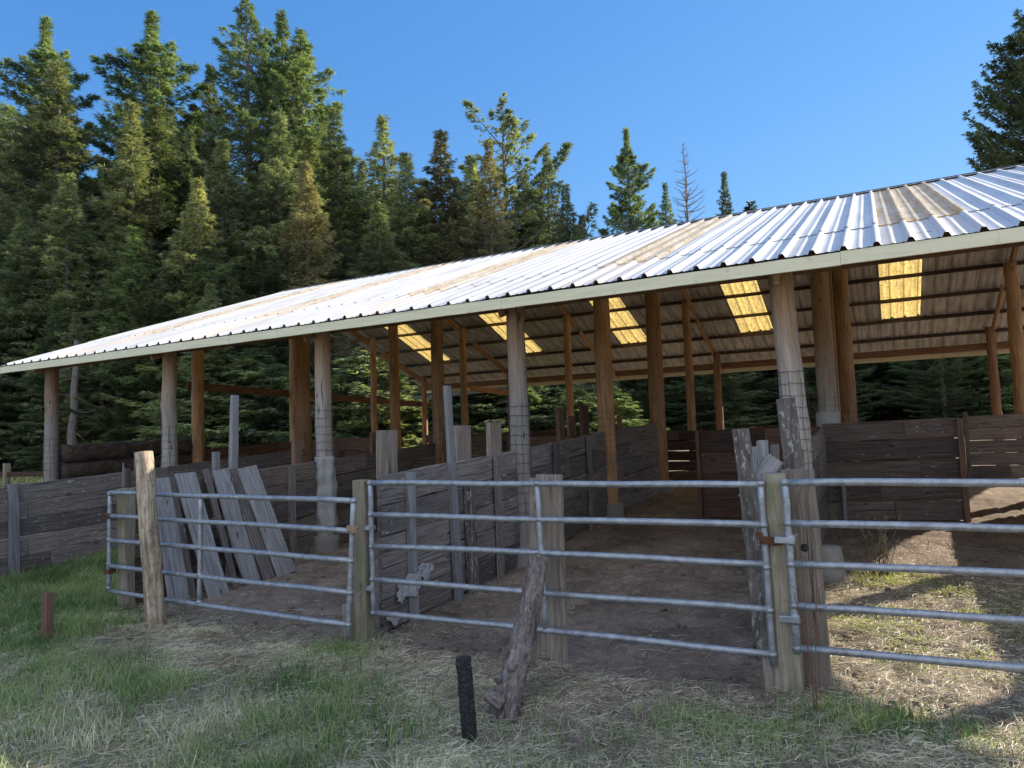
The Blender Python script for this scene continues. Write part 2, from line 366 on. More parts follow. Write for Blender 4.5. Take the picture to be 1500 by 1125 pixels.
def mat_leaf(name, a, b, tl=.35, obcol=False):
    """foliage; each tree and each spray varies a little"""
    m, nt, bs = newmat(name)
    oi = N(nt, 'ShaderNodeObjectInfo').outputs['Random']; tint = N(nt, 'ShaderNodeAttribute', attribute_name='tint').outputs['Fac']
    if obcol:       # one foliage material; each tree's own colour is its object colour
        oc = N(nt, 'ShaderNodeObjectInfo').outputs['Color']
        a = mix(nt, 1, oc, (.36, .42, .46), 'MULTIPLY'); b = mix(nt, 1, oc, (1.38, 1.36, 1.36), 'MULTIPLY')
    c = mix(nt, tint, a, b); c = mix(nt, 1, c, mix(nt, oi, (.75, .78, .8), (1.25, 1.2, 1.1)), 'MULTIPLY')
    d = N(nt, 'ShaderNodeBsdfPrincipled'); nt.links.new(c, d.inputs['Base Color']); d.inputs['Roughness'].default_value = .55
    d.inputs['Specular IOR Level'].default_value = .35
    t = N(nt, 'ShaderNodeBsdfTranslucent')
    nt.links.new(mix(nt, 1, c, (1.5, 1.6, .6), 'MULTIPLY'), t.inputs[0])
    mx = N(nt, 'ShaderNodeMixShader'); mx.inputs[0].default_value = tl
    nt.links.new(d.outputs[0], mx.inputs[1]); nt.links.new(t.outputs[0], mx.inputs[2])
    nt.links.new(mx.outputs[0], nt.nodes['Material Output'].inputs[0]); nt.nodes.remove(bs); return m
L_RED = (.16, .21, .12, 1)
L_FIR = (.21, .24, .155, 1)
L_GOLD = (.235, .25, .15, 1)
L_BROWN = (.22, .20, .135, 1)
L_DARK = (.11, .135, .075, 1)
L_SHRUB = (.22, .26, .15, 1)
L_TREE = mat_leaf('conifer_needles', (.1, .1, .1), (.2, .2, .2), .38, True)
L_GRASS = mat_leaf('grass_blades', (.06, .13, .045), (.36, .42, .23), .4)
L_STRAW = mat_leaf('straw_blades', (.24, .21, .15), (.80, .74, .58), .25)
L_LITTER = mat_leaf('chaff', (.13, .10, .07), (.50, .43, .33), .1)
L_WEED = mat_leaf('yellow_green_weeds', (.16, .17, .07), (.46, .46, .22), .35)

# ------------------------------------------------------------ noise in numpy
_tab = np.random.default_rng(11).random((256, 256))
def vn(x, y, s, o=0):
    x = np.asarray(x) * s + 37.3 + o * 17.7; y = np.asarray(y) * s + 91.1 + o * 5.3
    xi = np.floor(x).astype(int); yi = np.floor(y).astype(int); fx = x - xi; fy = y - yi
    fx = fx * fx * (3 - 2 * fx); fy = fy * fy * (3 - 2 * fy)
    a = _tab[xi % 256, yi % 256]; b = _tab[(xi + 1) % 256, yi % 256]; c = _tab[xi % 256, (yi + 1) % 256]; d = _tab[(xi + 1) % 256, (yi + 1) % 256]
    return (a * (1 - fx) + b * fx) * (1 - fy) + (c * (1 - fx) + d * fx) * fy
def fbm(x, y, s, n=4, o=0):
    r = 0; a = .5; t = 0
    for k in range(n): r = r + a * vn(x, y, s * 2 ** k, o + k); t += a; a *= .55
    return r / t
def sstep(a, b, x): t = np.clip((x - a) / (b - a), 0, 1); return t * t * (3 - 2 * t)
def ground_z(x, y):
    x = np.asarray(x, float); y = np.asarray(y, float)
    z = np.interp(y, GYK, GZK) + np.maximum(0, np.hypot(x, y) - 62) * .09
    z = z + (fbm(x, y, .5, 2) - .5) * .05
    rough = sstep(3.4, 4.6, y) * (1 - sstep(5.2, 6.2, y)) * sstep(-8.8, -7.6, x) * (1 - sstep(-3.5, 0, x) * .6)
    pen_ = sstep(5.2, 6.0, y) * (1 - sstep(15, 18, y)) * sstep(-8, -7.8, x)
    z = z - pen_ * .030 * sstep(.52, .66, fbm(x, y, 7.5, 2, 13)) + pen_ * .018 * (fbm(x, y, 16, 2, 17) - .5)
    z = z + (fbm(x, y, 5, 4, 3) - .5) * (.035 + .12 * rough)
    z = z - .05 * np.exp(-(((y - 4.95) / .16) ** 2)) * sstep(-6.2, -5.6, x) * (1 - sstep(-4.2, -3.9, x)) * 1
    return z
def green_d(x, y):
    """how much living grass grows at a spot"""
    n = fbm(x, y, 1.1, 3, 5); n2 = fbm(x, y, 3.5, 2, 9)
    left = 1 - sstep(-7.6, -6.6, x + (n - .5) * 1.5)
    yard = 1 - sstep(4.4, 5.0, y + (n - .5) * 1.2)
    ll = left * (1 - sstep(-8.4, -7.9, x) * sstep(4.9, 5.3, y)) * (x > -11.55)
    front = (1 - sstep(3.9, 4.45, y + (n - .5) * 1.0)) * (.10 + .42 * sstep(.42, .62, n)) * (1 - .3 * sstep(-4, -1, x))
    g = np.maximum(ll * (.35 + .9 * sstep(.35, .55, n)) * (1 - .75 * sstep(4.35, 4.75, y) * (1 - sstep(5.3, 5.6, y)) * sstep(-8.6, -7.6, x)), front)
    tuft = np.exp(-(((x + 4.45) / .28) ** 2 + ((y - 4.95) / .22) ** 2)) + .9 * np.exp(-(((x + .9) / .4) ** 2 + ((y - 4.55) / .25) ** 2)) + .8 * np.exp(-(((x + .1) / .5) ** 2 + ((y - 5.0) / .2) ** 2))
    tuft = tuft + .8 * np.exp(-(((x + 7.3) / .2) ** 2 + ((y - 4.75) / .2) ** 2)) + .9 * np.exp(-(((x + 3.9) / .5) ** 2 + ((y - 4.1) / .3) ** 2))
    field = (x < -16.8) | (y > 25)
    return np.clip(np.maximum(g, tuft) * (.5 + n2), 0, 1) * np.where(field, .7, 1)
def straw_d(x, y):
    n = fbm(x, y, 1.6, 3, 21); n2 = fbm(x, y, 5, 2, 25)
    band = (1 - sstep(4.75, 5.5, y + (n - .5) * .9)) * sstep(-8.6, -7.4, x)
    d = band * (.38 + .9 * sstep(.38, .62, n)) * (.45 + n2)
    d = np.maximum(d, (.15 + .5 * sstep(.5, .65, n)) * (x < -7.5) * (y < 6))
    inside = .012 * (y > 5) * (y < 9)
    right = .28 * sstep(-1.2, -.6, x) * (y < 10)
    return np.clip(np.maximum(np.maximum(d, inside), right * (.3 + n2)), 0, 1)

def build_np(name, V, F, tint, mat, smooth=False, attr=None):
    me = bpy.data.meshes.new(name); nv = len(V); nf = len(F)
    me.vertices.add(nv); me.vertices.foreach_set('co', np.ascontiguousarray(V, dtype=np.float32).ravel())
    me.loops.add(nf * 4); me.loops.foreach_set('vertex_index', np.ascontiguousarray(F, dtype=np.int32).ravel())
    me.polygons.add(nf); me.polygons.foreach_set('loop_start', np.arange(0, nf * 4, 4, dtype=np.int32))
    me.polygons.foreach_set('loop_total', np.full(nf, 4, dtype=np.int32))
    me.update(calc_edges=True)
    if tint is not None: me.attributes.new('tint', 'FLOAT', 'FACE').data.foreach_set('value', np.ascontiguousarray(tint, dtype=np.float32))
    for k, v in (attr or {}).items(): me.attributes.new(k, 'FLOAT', 'POINT').data.foreach_set('value', np.ascontiguousarray(v, dtype=np.float32))
    if smooth: me.polygons.foreach_set('use_smooth', np.ones(nf, dtype=bool))
    me.materials.append(mat)
    return me
def link(name, me, parent=None, loc=None):
    o = bpy.data.objects.new(name, me); col.objects.link(o)
    if parent is not None: o.parent = parent
    if loc is not None: o.location = loc
    return o

# ------------------------------------------------------------ ground
def mat_ground():
    m, nt, bs = newmat('barnyard_soil'); pos = N(nt, 'ShaderNodeNewGeometry').outputs['Position']
    gr = N(nt, 'ShaderNodeAttribute', attribute_name='green').outputs['Fac']; sw = N(nt, 'ShaderNodeAttribute', attribute_name='straw').outputs['Fac']
    pen = N(nt, 'ShaderNodeAttribute', attribute_name='pen').outputs['Fac']
    n1 = noise(nt, pos, 1.3, 6, .65); n2 = noise(nt, pos, 14, 6, .75, .5); n3 = noise(nt, pos, 60, 4, .7)
    soil = ramp(nt, math_(nt, 'ADD', math_(nt, 'MULTIPLY', n1, .5), math_(nt, 'MULTIPLY', n2, .5)), [(.36, (.12, .092, .07)), (.64, (.32, .26, .2))])
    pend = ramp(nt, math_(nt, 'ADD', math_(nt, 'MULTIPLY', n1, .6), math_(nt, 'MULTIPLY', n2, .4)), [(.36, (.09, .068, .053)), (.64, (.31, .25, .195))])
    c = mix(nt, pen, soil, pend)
    # small pale chips and straw fragments trodden into the soil
    vv = N(nt, 'ShaderNodeTexVoronoi', feature='F1'); vv.inputs['Scale'].default_value = 24; nt.links.new(vmath(nt, 'MULTIPLY', pos, (1, 2.2, 1)), vv.inputs['Vector'])
    chip = math_(nt, 'MULTIPLY', ramp(nt, vv.outputs['Distance'], [(.10, (1, 1, 1)), (.17, (0, 0, 0))]), ramp(nt, n2, [(.5, (0, 0, 0)), (.6, (1, 1, 1))]))
    c = mix(nt, math_(nt, 'MULTIPLY', chip, .6), c, (.36, .32, .26))
    sg = ramp(nt, math_(nt, 'ADD', sw, math_(nt, 'MULTIPLY', math_(nt, 'SUBTRACT', n3, .5), 1.2)), [(.25, (0, 0, 0)), (.7, (1, 1, 1))])
    c = mix(nt, math_(nt, 'MULTIPLY', sg, .6), c, (.34, .29, .2))
    c = mix(nt, ramp(nt, math_(nt, 'ADD', gr, math_(nt, 'MULTIPLY', math_(nt, 'SUBTRACT', n3, .5), .8)), [(.15, (0, 0, 0)), (.6, (1, 1, 1))]), c, (.09, .11, .05))
    nt.links.new(c, bs.inputs['Base Color']); bs.inputs['Roughness'].default_value = 1; bs.inputs['Specular IOR Level'].default_value = .1
    h = math_(nt, 'ADD', math_(nt, 'MULTIPLY', n2, .7), math_(nt, 'MULTIPLY', n3, .3))
    bump(nt, h, bs, .9, .035); return m
def axis(segs):
    o = []
    for a, b, s in segs: o += list(np.arange(a, b, s))
    return np.array(o + [segs[-1][1]])
xs = axis([(-900, -100, 40), (-100, -30, 3), (-30, -13, .4), (-13, 3.5, .05), (3.5, 12, .4), (12, 100, 4), (100, 900, 50)])
ys = axis([(-60, -4, 5), (-4, 3, .3), (3, 9.5, .04), (9.5, 13, .1), (13, 30, .4), (30, 100, 3), (100, 1000, 50)])
GX, GYY = np.meshgrid(xs, ys); GZZ = ground_z(GX, GYY)
nx, ny = len(xs), len(ys); idx = np.arange(nx * ny).reshape(ny, nx)
F = np.stack([idx[:-1, :-1], idx[:-1, 1:], idx[1:, 1:], idx[1:, :-1]], -1).reshape(-1, 4)
V = np.stack([GX, GYY, GZZ], -1).reshape(-1, 3)
gd = green_d(GX, GYY); gd = np.where((GX < -16.8) | (GYY > 25), .35, gd)
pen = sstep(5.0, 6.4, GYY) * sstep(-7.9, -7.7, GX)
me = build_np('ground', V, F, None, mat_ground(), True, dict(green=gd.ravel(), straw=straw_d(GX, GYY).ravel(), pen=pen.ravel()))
tag(link('ground', me), kind='structure')

# ------------------------------------------------------------ pole barn
S = .36; YE, ZE, YR, ZR = 8.02, 3.68, 15.97, 6.54; YF = 23.75
XL, PW = -16.48, .92; NP = 24                       # 24 sheets wide
def near_z(y): return ZE + S * (y - YE)
def far_z(y): return ZR - S * (y - YR)
def roof_z(y): return near_z(y) if y < YR else far_z(y)
barn = empty('pole_barn', (-5, 16, .5), 'long open pole barn with low corrugated steel roof, round poles and yellow skylights', 'barn')
prof = [(0, 0)]
def period(x0):
    p = PW / 3; return [(x0 + .0, 0), (x0 + .085, 0), (x0 + .095, .006), (x0 + .115, .006), (x0 + .125, 0), (x0 + .18, 0), (x0 + .19, .006), (x0 + .21, .006), (x0 + .22, 0), (x0 + .228, 0), (x0 + .247, .044), (x0 + .285, .044)]
def course(y0, y1, dz, cols, mat, name, rustcols=(), rows=8, kind=None, edge=.0):
    Vv, Ff, Tt, Rr = [], [], [], []
    for k in cols:
        px = []
        nr = 1 if k == NP else 3
        for j in range(nr): px += period(XL + k * PW + j * PW / 3)
        px.append((XL + k * PW + nr * PW / 3 + .003, 0)); px.append((XL + k * PW + nr * PW / 3 + .02, .0))
        dk = random.uniform(0, .004); sh = random.uniform(-.012, .012); n = len(px); b = len(Vv); tn = random.random()
        for r in range(rows + 1):
            y = y0 + (y1 - y0) * r / rows
            if r == 0: y += sh if y0 < y1 else -sh
            for i, (x, h) in enumerate(px):
                wv = .010 * (mnoise.noise(Vector((x * .9, y * .8, 0)))) * (0 if abs(y - YR) < .1 else 1)
                Vv.append((x, y, roof_z(min(y, YR - .0001) if y1 <= YR and y0 <= YR else max(y, YR)) + h + dz + dk + wv)); Rr.append(1 if k in rustcols else 0)
        for r in range(rows):
            for i in range(n - 1):
                a = b + r * n + i; q = [a, a + 1, a + n + 1, a + n]
                if y1 < y0: q = q[::-1]
                Ff.append(q); Tt.append(tn)
    me = build_np(name, np.array(Vv), np.array(Ff), np.array(Tt), mat, False, dict(rust=np.array(Rr)))
    o = link(name, me); o.parent = barn; me.transform(Matrix.Translation(-barn.location)); return o
SKC = [2, 6, 10, 14, 18, 22]
steel = [k for k in range(NP + 1) if k not in SKC]
nl = course(YE, 9.84, 0, range(NP + 1), ROOF, 'roof_sheet', SKC, 4)
nu = course(9.70, YR, .008, steel, ROOF, 'roof_sheet', (), 12)
fl = course(YF, 21.35, 0, range(NP + 1), ROOF, 'roof_sheet', (), 5)
fu = course(21.5, YR, .008, steel, ROOF, 'roof_sheet', (), 10)
for k in SKC:
    for a, b, nm in ((9.64, YR, 'near'), (21.5, YR, 'far')):
        o = course(a, b, .012, [k], SKYL, 'skylight_panel', (), 12)
# ridge flashing
m = MB(); XR = XL + (NP + 1 / 3) * PW
m.beam((XL, YR - .07, ZR + .025), (XR, YR - .07, ZR + .025), .2, .004, up=(0, 1, S), seg=20, ch=.0005, jit=.002)
m.beam((XL, YR + .07, ZR + .027), (XR, YR + .07, ZR + .027), .2, .004, up=(0, 1, -S), seg=20, ch=.0005, jit=.002)
m.build('ridge_cap', GALV, barn)
# fascia boards along the near and far eaves
def fascia(y, z):
    x = XL - .02; n = 0
    while x < XR - .1:
        x2 = min(x + 4.05, XR + .02); mm = MB()
        zj = random.uniform(-.004, .004)
        mm.beam((x, y + random.uniform(-.003, .003), z + zj), (x2 - .003, y, z + zj), .14, .036, up=(0, 0, 1), seg=14, jit=.003, ch=.004)
        mm.build('fascia_board', FASCIA, barn); x = x2
fascia(YE + .025, ZE - .083); fascia(YF - .03, far_z(YF) - .05)
# purlins
for y in [8.55, 9.6, 10.7, 11.8, 12.9, 14.0, 15.1, 15.75, 16.25, 17.0, 18.1, 19.2, 20.3, 21.4, 22.45, 23.45]:
    m = MB(); x = XL + .05
    s_ = S if y < YR else -S
    while x < XR - .1:
        x2 = min(x + 4.1, XR - .05); jz = random.uniform(-.006, .006)
        m.beam((x, y, roof_z(y) - .056 + jz), (x2 + .0, y, roof_z(y) - .056 + jz), .09, .05, up=(0, -s_, 1), seg=8, jit=.005)
        x = x2 + .002
    m.build('purlin', W_PURLIN, barn)
COLX = [-15.62, -11.8, -7.99, -4.42, -.86, 2.75, 5.75]
# rafters under both slopes, ridge beam, side ties
for i, X in enumerate(COLX):
    Xr = X - .12 if i < 5 else X - .1
    for side in (-1, 1):
        m = MB(); y0, y1 = (8.3, YR - .1) if side < 0 else (YF - .35, YR + .1)
        ym = (y0 + y1) / 2
        for sgn, (a, b) in ((0, (y0, ym + .2)), (.055, (ym - .2, y1))):
            m.beam((Xr + sgn, a, roof_z(a) - .215), (Xr + sgn, b, roof_z(b) - .215), .2, .052, up=(0, 0, 1), jit=.006)
        m.build('rafter', W_RAFTER, barn)
m = MB(); m.beam((XL + .1, YR, ZR - .33), (XR - .1, YR, ZR - .33), .24, .07, jit=.004); m.build('ridge_beam', W_LUMBER, barn)
for y in (8.75, 23.0):
    m = MB(); m.beam((XL + .1, y, roof_z(y) - .215), (XR - .1, y, roof_z(y) - .215), .2, .05, jit=.005, seg=24); m.build('eave_beam', W_LUMBER, barn)
m = MB(); m.beam((-15.64, 11.9, 3.38), (-15.62, 22.9, 3.08), .2, .06, jit=.008); m.build('tie_beam', W_DARK, barn)
m = MB(); m.beam((-11.62, 19.2, 3.36), (-11.6, 23.0, 3.26), .17, .05, jit=.006); m.build('tie_beam', W_LUMBER, barn)
m = MB(); m.beam((-16.3, 22.6, 3.40), (-11.8, 22.6, 3.52), .14, .05, jit=.006); m.build('tie_beam', W_GREY, barn)

# poles
def wire_wrap(x, y, z0, z1, r, lean, parent, ztop, zb):
    m = MB(); 
    def cx(z): t = (z - zb) / (ztop - zb); return x + lean[0] * t, y + lean[1] * t
    z = z0
    while z < z1:
        c = cx(z); m.tube([(c[0] + math.cos(a) * (r + .006), c[1] + math.sin(a) * (r + .006), z + random.uniform(-.012, .012)) for a in np.linspace(0, 6.28, 17)], .0028, 4, smooth=False); z += .13 + random.uniform(-.01, .01)
    for a in np.linspace(0, 6.28, 9)[:-1]:
        a += random.uniform(-.12, .12)
        m.tube([(cx(zz)[0] + math.cos(a + .06 * math.sin(zz * 9)) * (r + .010), cx(zz)[1] + math.sin(a + .06 * math.sin(zz * 9)) * (r + .010), zz) for zz in np.linspace(z0, z1, 9)], .0026, 4, smooth=False)
    m.build('wire_mesh', WIRE, parent)
def pole(x, y, r, mat, top=None, bot=None, lean=(0, 0), mesh=None, pier=True, label=None, sq=False, tint=None):
    zb = G(y) - .05 if bot is None else bot; zt = (roof_z(y) - .1) if top is None else top
    m = MB()
    if sq: m.beam((x, y, zb), (x + lean[0], y + lean[1], zt), r * 2, r * 1.7, up=(0, 1, 0), jit=.006, tint=tint)
    else: m.log((x, y, zb), (x + lean[0], y + lean[1], zt), r * 1.06, r * .92, 20, 22, .07, True, wob=.008, knots=5, tint=tint)
    o = m.build('pole', mat, barn)
    if label: o['label'] = label
    if mesh: wire_wrap(x, y, mesh[0], mesh[1], r * 1.05, lean, o, zt, zb)
    if pier:
        p = MB(); p.log((x, y, zb - .1), (x, y, G(y) + .23), r * 1.75, r * 1.55, 14, 4, .05, False); p.build('concrete_pier', CONC, o)
    return o
pole(COLX[0], 8.6, .135, W_POLE, mesh=(1.2, 2.2))
pole(COLX[1], 8.6, .135, W_POLE, mesh=(1.3, 2.3))
p3 = pole(COLX[2], 8.6, .135, W_POLE, mesh=(1.6, 2.45))
pole(COLX[3], 8.55, .135, W_POLE, mesh=(.7, 2.3))
pole(COLX[4], 8.75, .145, W_POLE, lean=(-.12, -.04), mesh=(1.3, 2.5), tint=.8)
pole(COLX[5], 8.6, .14, W_POLE, mesh=(1.0, 2.3)); pole(COLX[6] - .1, 8.6, .14, W_POLE)
# cloth wrap round the base of the third front pole
m = MB(); m.log((COLX[2], 8.6, .5), (COLX[2], 8.6, 1.62), .185, .165, 28, 26, .34, False, wob=.012); m.build('cloth_wrap', WRAP, p3)
for X, r in ((-15.30, .15), (-11.72, .17), (-8.02, .13), (-4.42, .15)):
    pole(X, 11.95, r, W_POLE_IN, mesh=(1.3, 2.3))
g_ = pole(-.80, 12.25, .15, W_POLE, mesh=(1.5, 2.4), pier=False, tint=.4)
m = MB(); m.log((-.80, 12.25, 1.5), (-.80, 12.25, 2.06), .185, .17, 18, 6, .05, False); m.build('cloth_wrap', WRAP, g_)
pole(2.75, 12.0, .15, W_POLE_IN, pier=False)
for X, r in ((-15.4, .15), (-11.72, .14), (-8.06, .13), (-4.46, .17)):
    pole(X, 15.35, r, W_POLE_IN, pier=(X > -5))
pole(-.83, 14.95, .10, W_POLE_IN, sq=True, pier=False, tint=.3); pole(-.63, 15.35, .17, W_POLE_IN, pier=False, tint=.2, mesh=(1.3, 2.2)); pole(2.85, 15.35, .15, W_POLE_IN, pier=False)
for X in (-15.15, -11.58, -8.0, -4.52):
    pole(X, 18.7, .11, W_POLE_IN, top=roof_z(18.7) - .3, pier=True)
pole(2.66, 18.7, .14, W_POLE_IN, top=roof_z(18.7) - .3, pier=False, tint=.5); pole(-.75, 18.7, .12, W_POLE_IN, top=roof_z(18.7) - .3, pier=False)
for X in (-15.4, -11.7, -8.1, -4.46, -.8, 2.5, 5.75):
    pole(X, 22.0 if X != 2.5 else 21.3, .11, W_LUMBER, top=roof_z(22.0) - .22, pier=False)
# round electrical knob / light boxes hanging just behind the eave
for x, y in ((-5.6, 8.9), (-1.35, 8.95)):
    m = MB(); m.log((x, y, near_z(y) - .1), (x, y, near_z(y) - .32), .09, .075, 14, 3, .02, False); m.build('lamp_housing', simple('dark_plastic', (.02, .018, .016), .5), barn)

# ------------------------------------------------------------ plank fences
def planks(mb, p0, p1, zs_top, n, bw=None, th=.045, lens=2.6, up=(0, 0, 1), base=None, gap=.012, jit=.006, stag=True, drop=()):
    """courses of boards from p0 to p1 (x,y); the fence follows the ground"""
    p0 = np.array(p0, float); p1 = np.array(p1, float); L = np.linalg.norm(p1 - p0); d = (p1 - p0) / L
    H = zs_top; bw = H / n
    for k in range(n):
        t = -random.random() * lens * .8 if stag else 0
        while t < L - .01:
            t2 = t + lens * random.uniform(.85, 1.15) if stag else L
            a, b = max(t, 0), min(t2, L)
            if b - a > .12 and (k, round(a, 1)) not in drop:
                A = p0 + d * (a + .003); B = p0 + d * (b - .003)
                za = G(A[1]) + bw * (k + .5) + .0; zb = G(B[1]) + bw * (k + .5)
                off = random.uniform(-.004, .006)
                nrm = np.array([-d[1], d[0]])
                A2 = A + nrm * off; B2 = B + nrm * off
                mb.beam((A2[0], A2[1], za + random.uniform(-.006, .006)), (B2[0], B2[1], zb + random.uniform(-.006, .006)), bw - gap, th, up=(0, 0, 1), jit=jit, seg=max(3, int((b - a) / .3)))
            t = t2
def fence(label, p0, p1, H, n, mat, posts=(), cat='plank fence', name='plank_fence', pmat=None, group=None, lens=2.6, gap=.012, poststyle=None):
    c = ((p0[0] + p1[0]) / 2, (p0[1] + p1[1]) / 2); r = empty(name, (c[0], c[1], G(c[1])), label, cat, group)
    mb = MB(); planks(mb, p0, p1, H, n, gap=gap, lens=lens); mb.build('board_panel', mat, r)
    for q in posts:
        x, y, hgt, w_, t_ = q[:5]; pm = q[5] if len(q) > 5 else (pmat or mat); ln = q[6] if len(q) > 6 else (0, 0)
        m = MB(); m.beam((x, y, G(y) - .05), (x + ln[0], y + ln[1], G(y) + hgt), w_, t_, up=(0, 1, 0), jit=.006, bow=.01); m.build('post', pm, r)
    return r
# left wall of the first pen, seen from outside
f0 = fence('weathered grey plank wall at the left edge, green grass along its foot', (-11.62, 2.2), (-11.62, 12.4), 1.36, 5, W_FENCE,
      [(-11.56, 3.4, 1.36, .12, .06), (-11.56, 5.86, 1.37, .13, .07, W_GREY, (0, -.03)), (-11.56, 7.62, 1.42, .10, .06), (-11.7, 7.9, 1.55, .1, .08, W_DARK)])
m = MB(); m.beam((-11.58, 7.56, 1.2), (-11.58, 7.56, 1.62), .05, .04, up=(0, 1, 0), taper=.4); m.build('post', W_GREY, f0)
f1 = fence('weathered plank divider behind the left gate with boards leaning on it', (-8.06, 5.25), (-8.06, 14.6), 1.40, 5, W_FENCE_IN,
      [(-8.0, 7.9, 1.38, .12, .06, W_FENCE), (-8.02, 10.2, 1.4, .14, .06), (-8.15, 8.15, 1.78, .17, .07, W_STAKE), (-8.15, 10.1, 1.75, .3, .06, W_DARK), (-8.17, 9.05, 1.72, .14, .05, W_DARK), (-8.02, 12.4, 1.4, .14, .06), (-8.0, 5.75, 1.36, .2, .05, W_FENCE)])
m = MB(); m.beam((-8.0, 6.75, .02), (-8.06, 6.9, 2.56), .13, .07, up=(0, 1, 0), taper=.85); q = m.build('post', W_GREY, f1); q['label'] = 'tall silver grey square post standing above the plank divider'
m = MB(); m.beam((-8.15, 6.65, .3), (-8.15, 6.65, 1.78), .1, .05, up=(0, 1, 0)); m.build('post', W_GREY, f1)
f2 = fence('grey plank divider behind the middle gate, white fungus peeling at its near foot', (-4.42, 5.5), (-4.42, 15.0), 1.52, 5, W_FENCE,
      [(-4.36, 5.95, 1.50, .10, .06, W_GREY), (-4.36, 7.78, 1.5, .12, .05), (-4.36, 9.6, 1.5, .14, .06), (-4.36, 10.9, 1.5, .1, .06), (-4.5, 5.75, 1.95, .28, .06, W_POSTB), (-4.5, 7.2, 1.92, .3, .06, W_POSTB), (-4.5, 7.98, 1.92, .32, .06, W_POSTB),
       (-4.34, 7.06, 1.25, .12, .10, W_MOSSY), (-4.5, 10.1, 2.0, .22, .06, W_DARK), (-4.5, 11.1, 2.0, .3, .06, W_DARK)])
m = MB(); m.beam((-4.33, 6.76, 0), (-4.40, 6.74, 2.46), .11, .07, up=(0, 1, 0), taper=.85); q = m.build('post', W_GREY, f2); q['label'] = 'tall slim grey post rising well above the plank divider'
f3 = fence('short plank divider beside the leaning pole right of the middle gate', (-.86, 5.95), (-.86, 12.0), 1.45, 5, W_FENCE,
      [(-.92, 6.2, 1.72, .24, .06, W_GREY), (-.93, 7.0, 1.62, .26, .05, W_FENCE)])
# pale speckled slab standing just in the pen by the gate posts
def upright(name, label, cat, p0, p1, w_, t_, mat, up=(0, 1, 0), taper=1, seg=None, group=None, jit=.006):
    m = MB(); m.beam(p0, p1, w_, t_, up=up, taper=taper, seg=seg, jit=jit, bow=.012)
    o = m.build(name, mat); recentre(o, p0); tag(o, label, cat, group); return o
a = at_y(1117, 948, 5.95); b = at_y(1085, 628, 5.95)
upright('bark_slab', 'narrow slab post mottled black and white, leaning behind the right end of the middle gate', 'post', (a[0], 5.95, -.03), (b[0], 5.95, b[2]), .055, .125, W_MOSSY, seg=14, jit=.014)
upright('wide_board', 'wide grey board on end left of the meshed pole, behind the speckled slab', 'board', (-.93, 6.35, 0), (-1.05, 6.5, 1.70), .05, .22, W_GREY)
upright('tall_board', 'tallest grey board on end against the meshed pole by the gate posts', 'board', (-.62, 6.6, 0), (-.78, 6.75, 2.12), .05, .16, W_MOSSY)
m = MB(); m.beam((-1.05, 6.0, 1.28), (-.80, 6.05, 1.62), .13, .03, up=(1, 0, -.7), seg=2); o = m.build('broken_board', W_GREY); recentre(o, (-.9, 6.0, 1.3)); tag(o, 'short broken grey board sticking up diagonally over the gate posts', 'board')

# cross walls further back
fence('dark plank cross wall low between the second row of poles', (-2.85, 12.05), (-.9, 12.0), 1.46, 4, W_DARK, [(-2.82, 12.0, 1.46, .12, .06)])
fence('wide dark plank wall right of the wrapped pole, lit dirt in front of it', (-.86, 11.95), (.98, 12.4), 1.52, 5, W_FENCE_IN, [(.98, 12.3, 1.5, .10, .08, W_STAKE), (-.62, 11.86, .62, .05, .05, W_GREY)], gap=.02)
fence('far plank wall at the right edge with light between its boards', (1.55, 18.4), (2.7, 18.5), 1.36, 5, W_FENCE_IN, [(1.56, 18.3, 1.45, .12, .08)], gap=.012)
fence('brown back wall with bright slits between its planks, behind the thick middle pole', (-5.75, 17.7), (-3.2, 17.5), 1.26, 5, W_DARK, [(-5.72, 17.65, 1.3, .12, .06), (-4.0, 17.5, 1.3, .12, .06)], gap=.028, lens=4)
o = upright('white_plank', 'sunlit whitish plank standing at the left end of the brown back wall', 'plank', (-6.25, 18.15, G(18) - .02), (-6.25, 18.15, 1.80), .06, .40, simple('whitewashed_board', (.6, .56, .48), .8, 0, .25, 14), up=(0, 1, 0))
fence('plank back fence under the far eave at the left of the barn', (-15.3, 21.9), (-9.2, 21.9), 1.32, 4, W_DARK, [(-13.5, 21.8, 1.7, .25, .06), (-11.2, 21.8, 1.6, .2, .06)], gap=.03)
fence('plank back fence under the far eave in the middle of the barn', (-9.0, 21.9), (-6.6, 21.9), 1.2, 4, W_DARK, [(-8.2, 21.8, 1.5, .2, .06)], gap=.03)
fence('plank back fence under the far eave at the right of the barn', (-3.6, 22.0), (1.6, 22.0), 1.22, 4, W_DARK, [(-1, 21.9, 1.5, .2, .06),], gap=.03)
# log rails on the left side of the barn
r = empty('log_wall', (-15.5, 11.5, .3), 'stack of rough dark slabs walling the outer side of the barn, behind the first front poles', 'log wall')
for k in range(4):
    m = MB(); z = .45 + k * .39
    m.log((-15.55, 8.75, z + G(9)), (-15.5, 12.0, z + G(12) - .1), .2, .18, 14, 26, .35, False, wob=.03); m.build('log', W_SLAB, r)
fence('dark plank side wall with a top rail, between the square-edged inner poles at the left', (-15.3, 12.1), (-15.3, 15.7), 1.38, 4, W_DARK, [(-15.25, 13.6, 1.3, .12, .06)])
fence('low plank cross wall in the left pen behind the tall silver grey post', (-15.2, 15.7), (-11.9, 15.7), 1.4, 4, W_DARK, [])
fence('plank cross wall deep in the second pen, below the orange brown poles', (-7.95, 14.7), (-4.5, 15.05), 1.32, 4, W_DARK, [(-6.3, 14.8, 1.75, .3, .05, W_DARK), (-5.2, 14.9, 1.72, .2, .05, W_STAKE)], gap=.03)
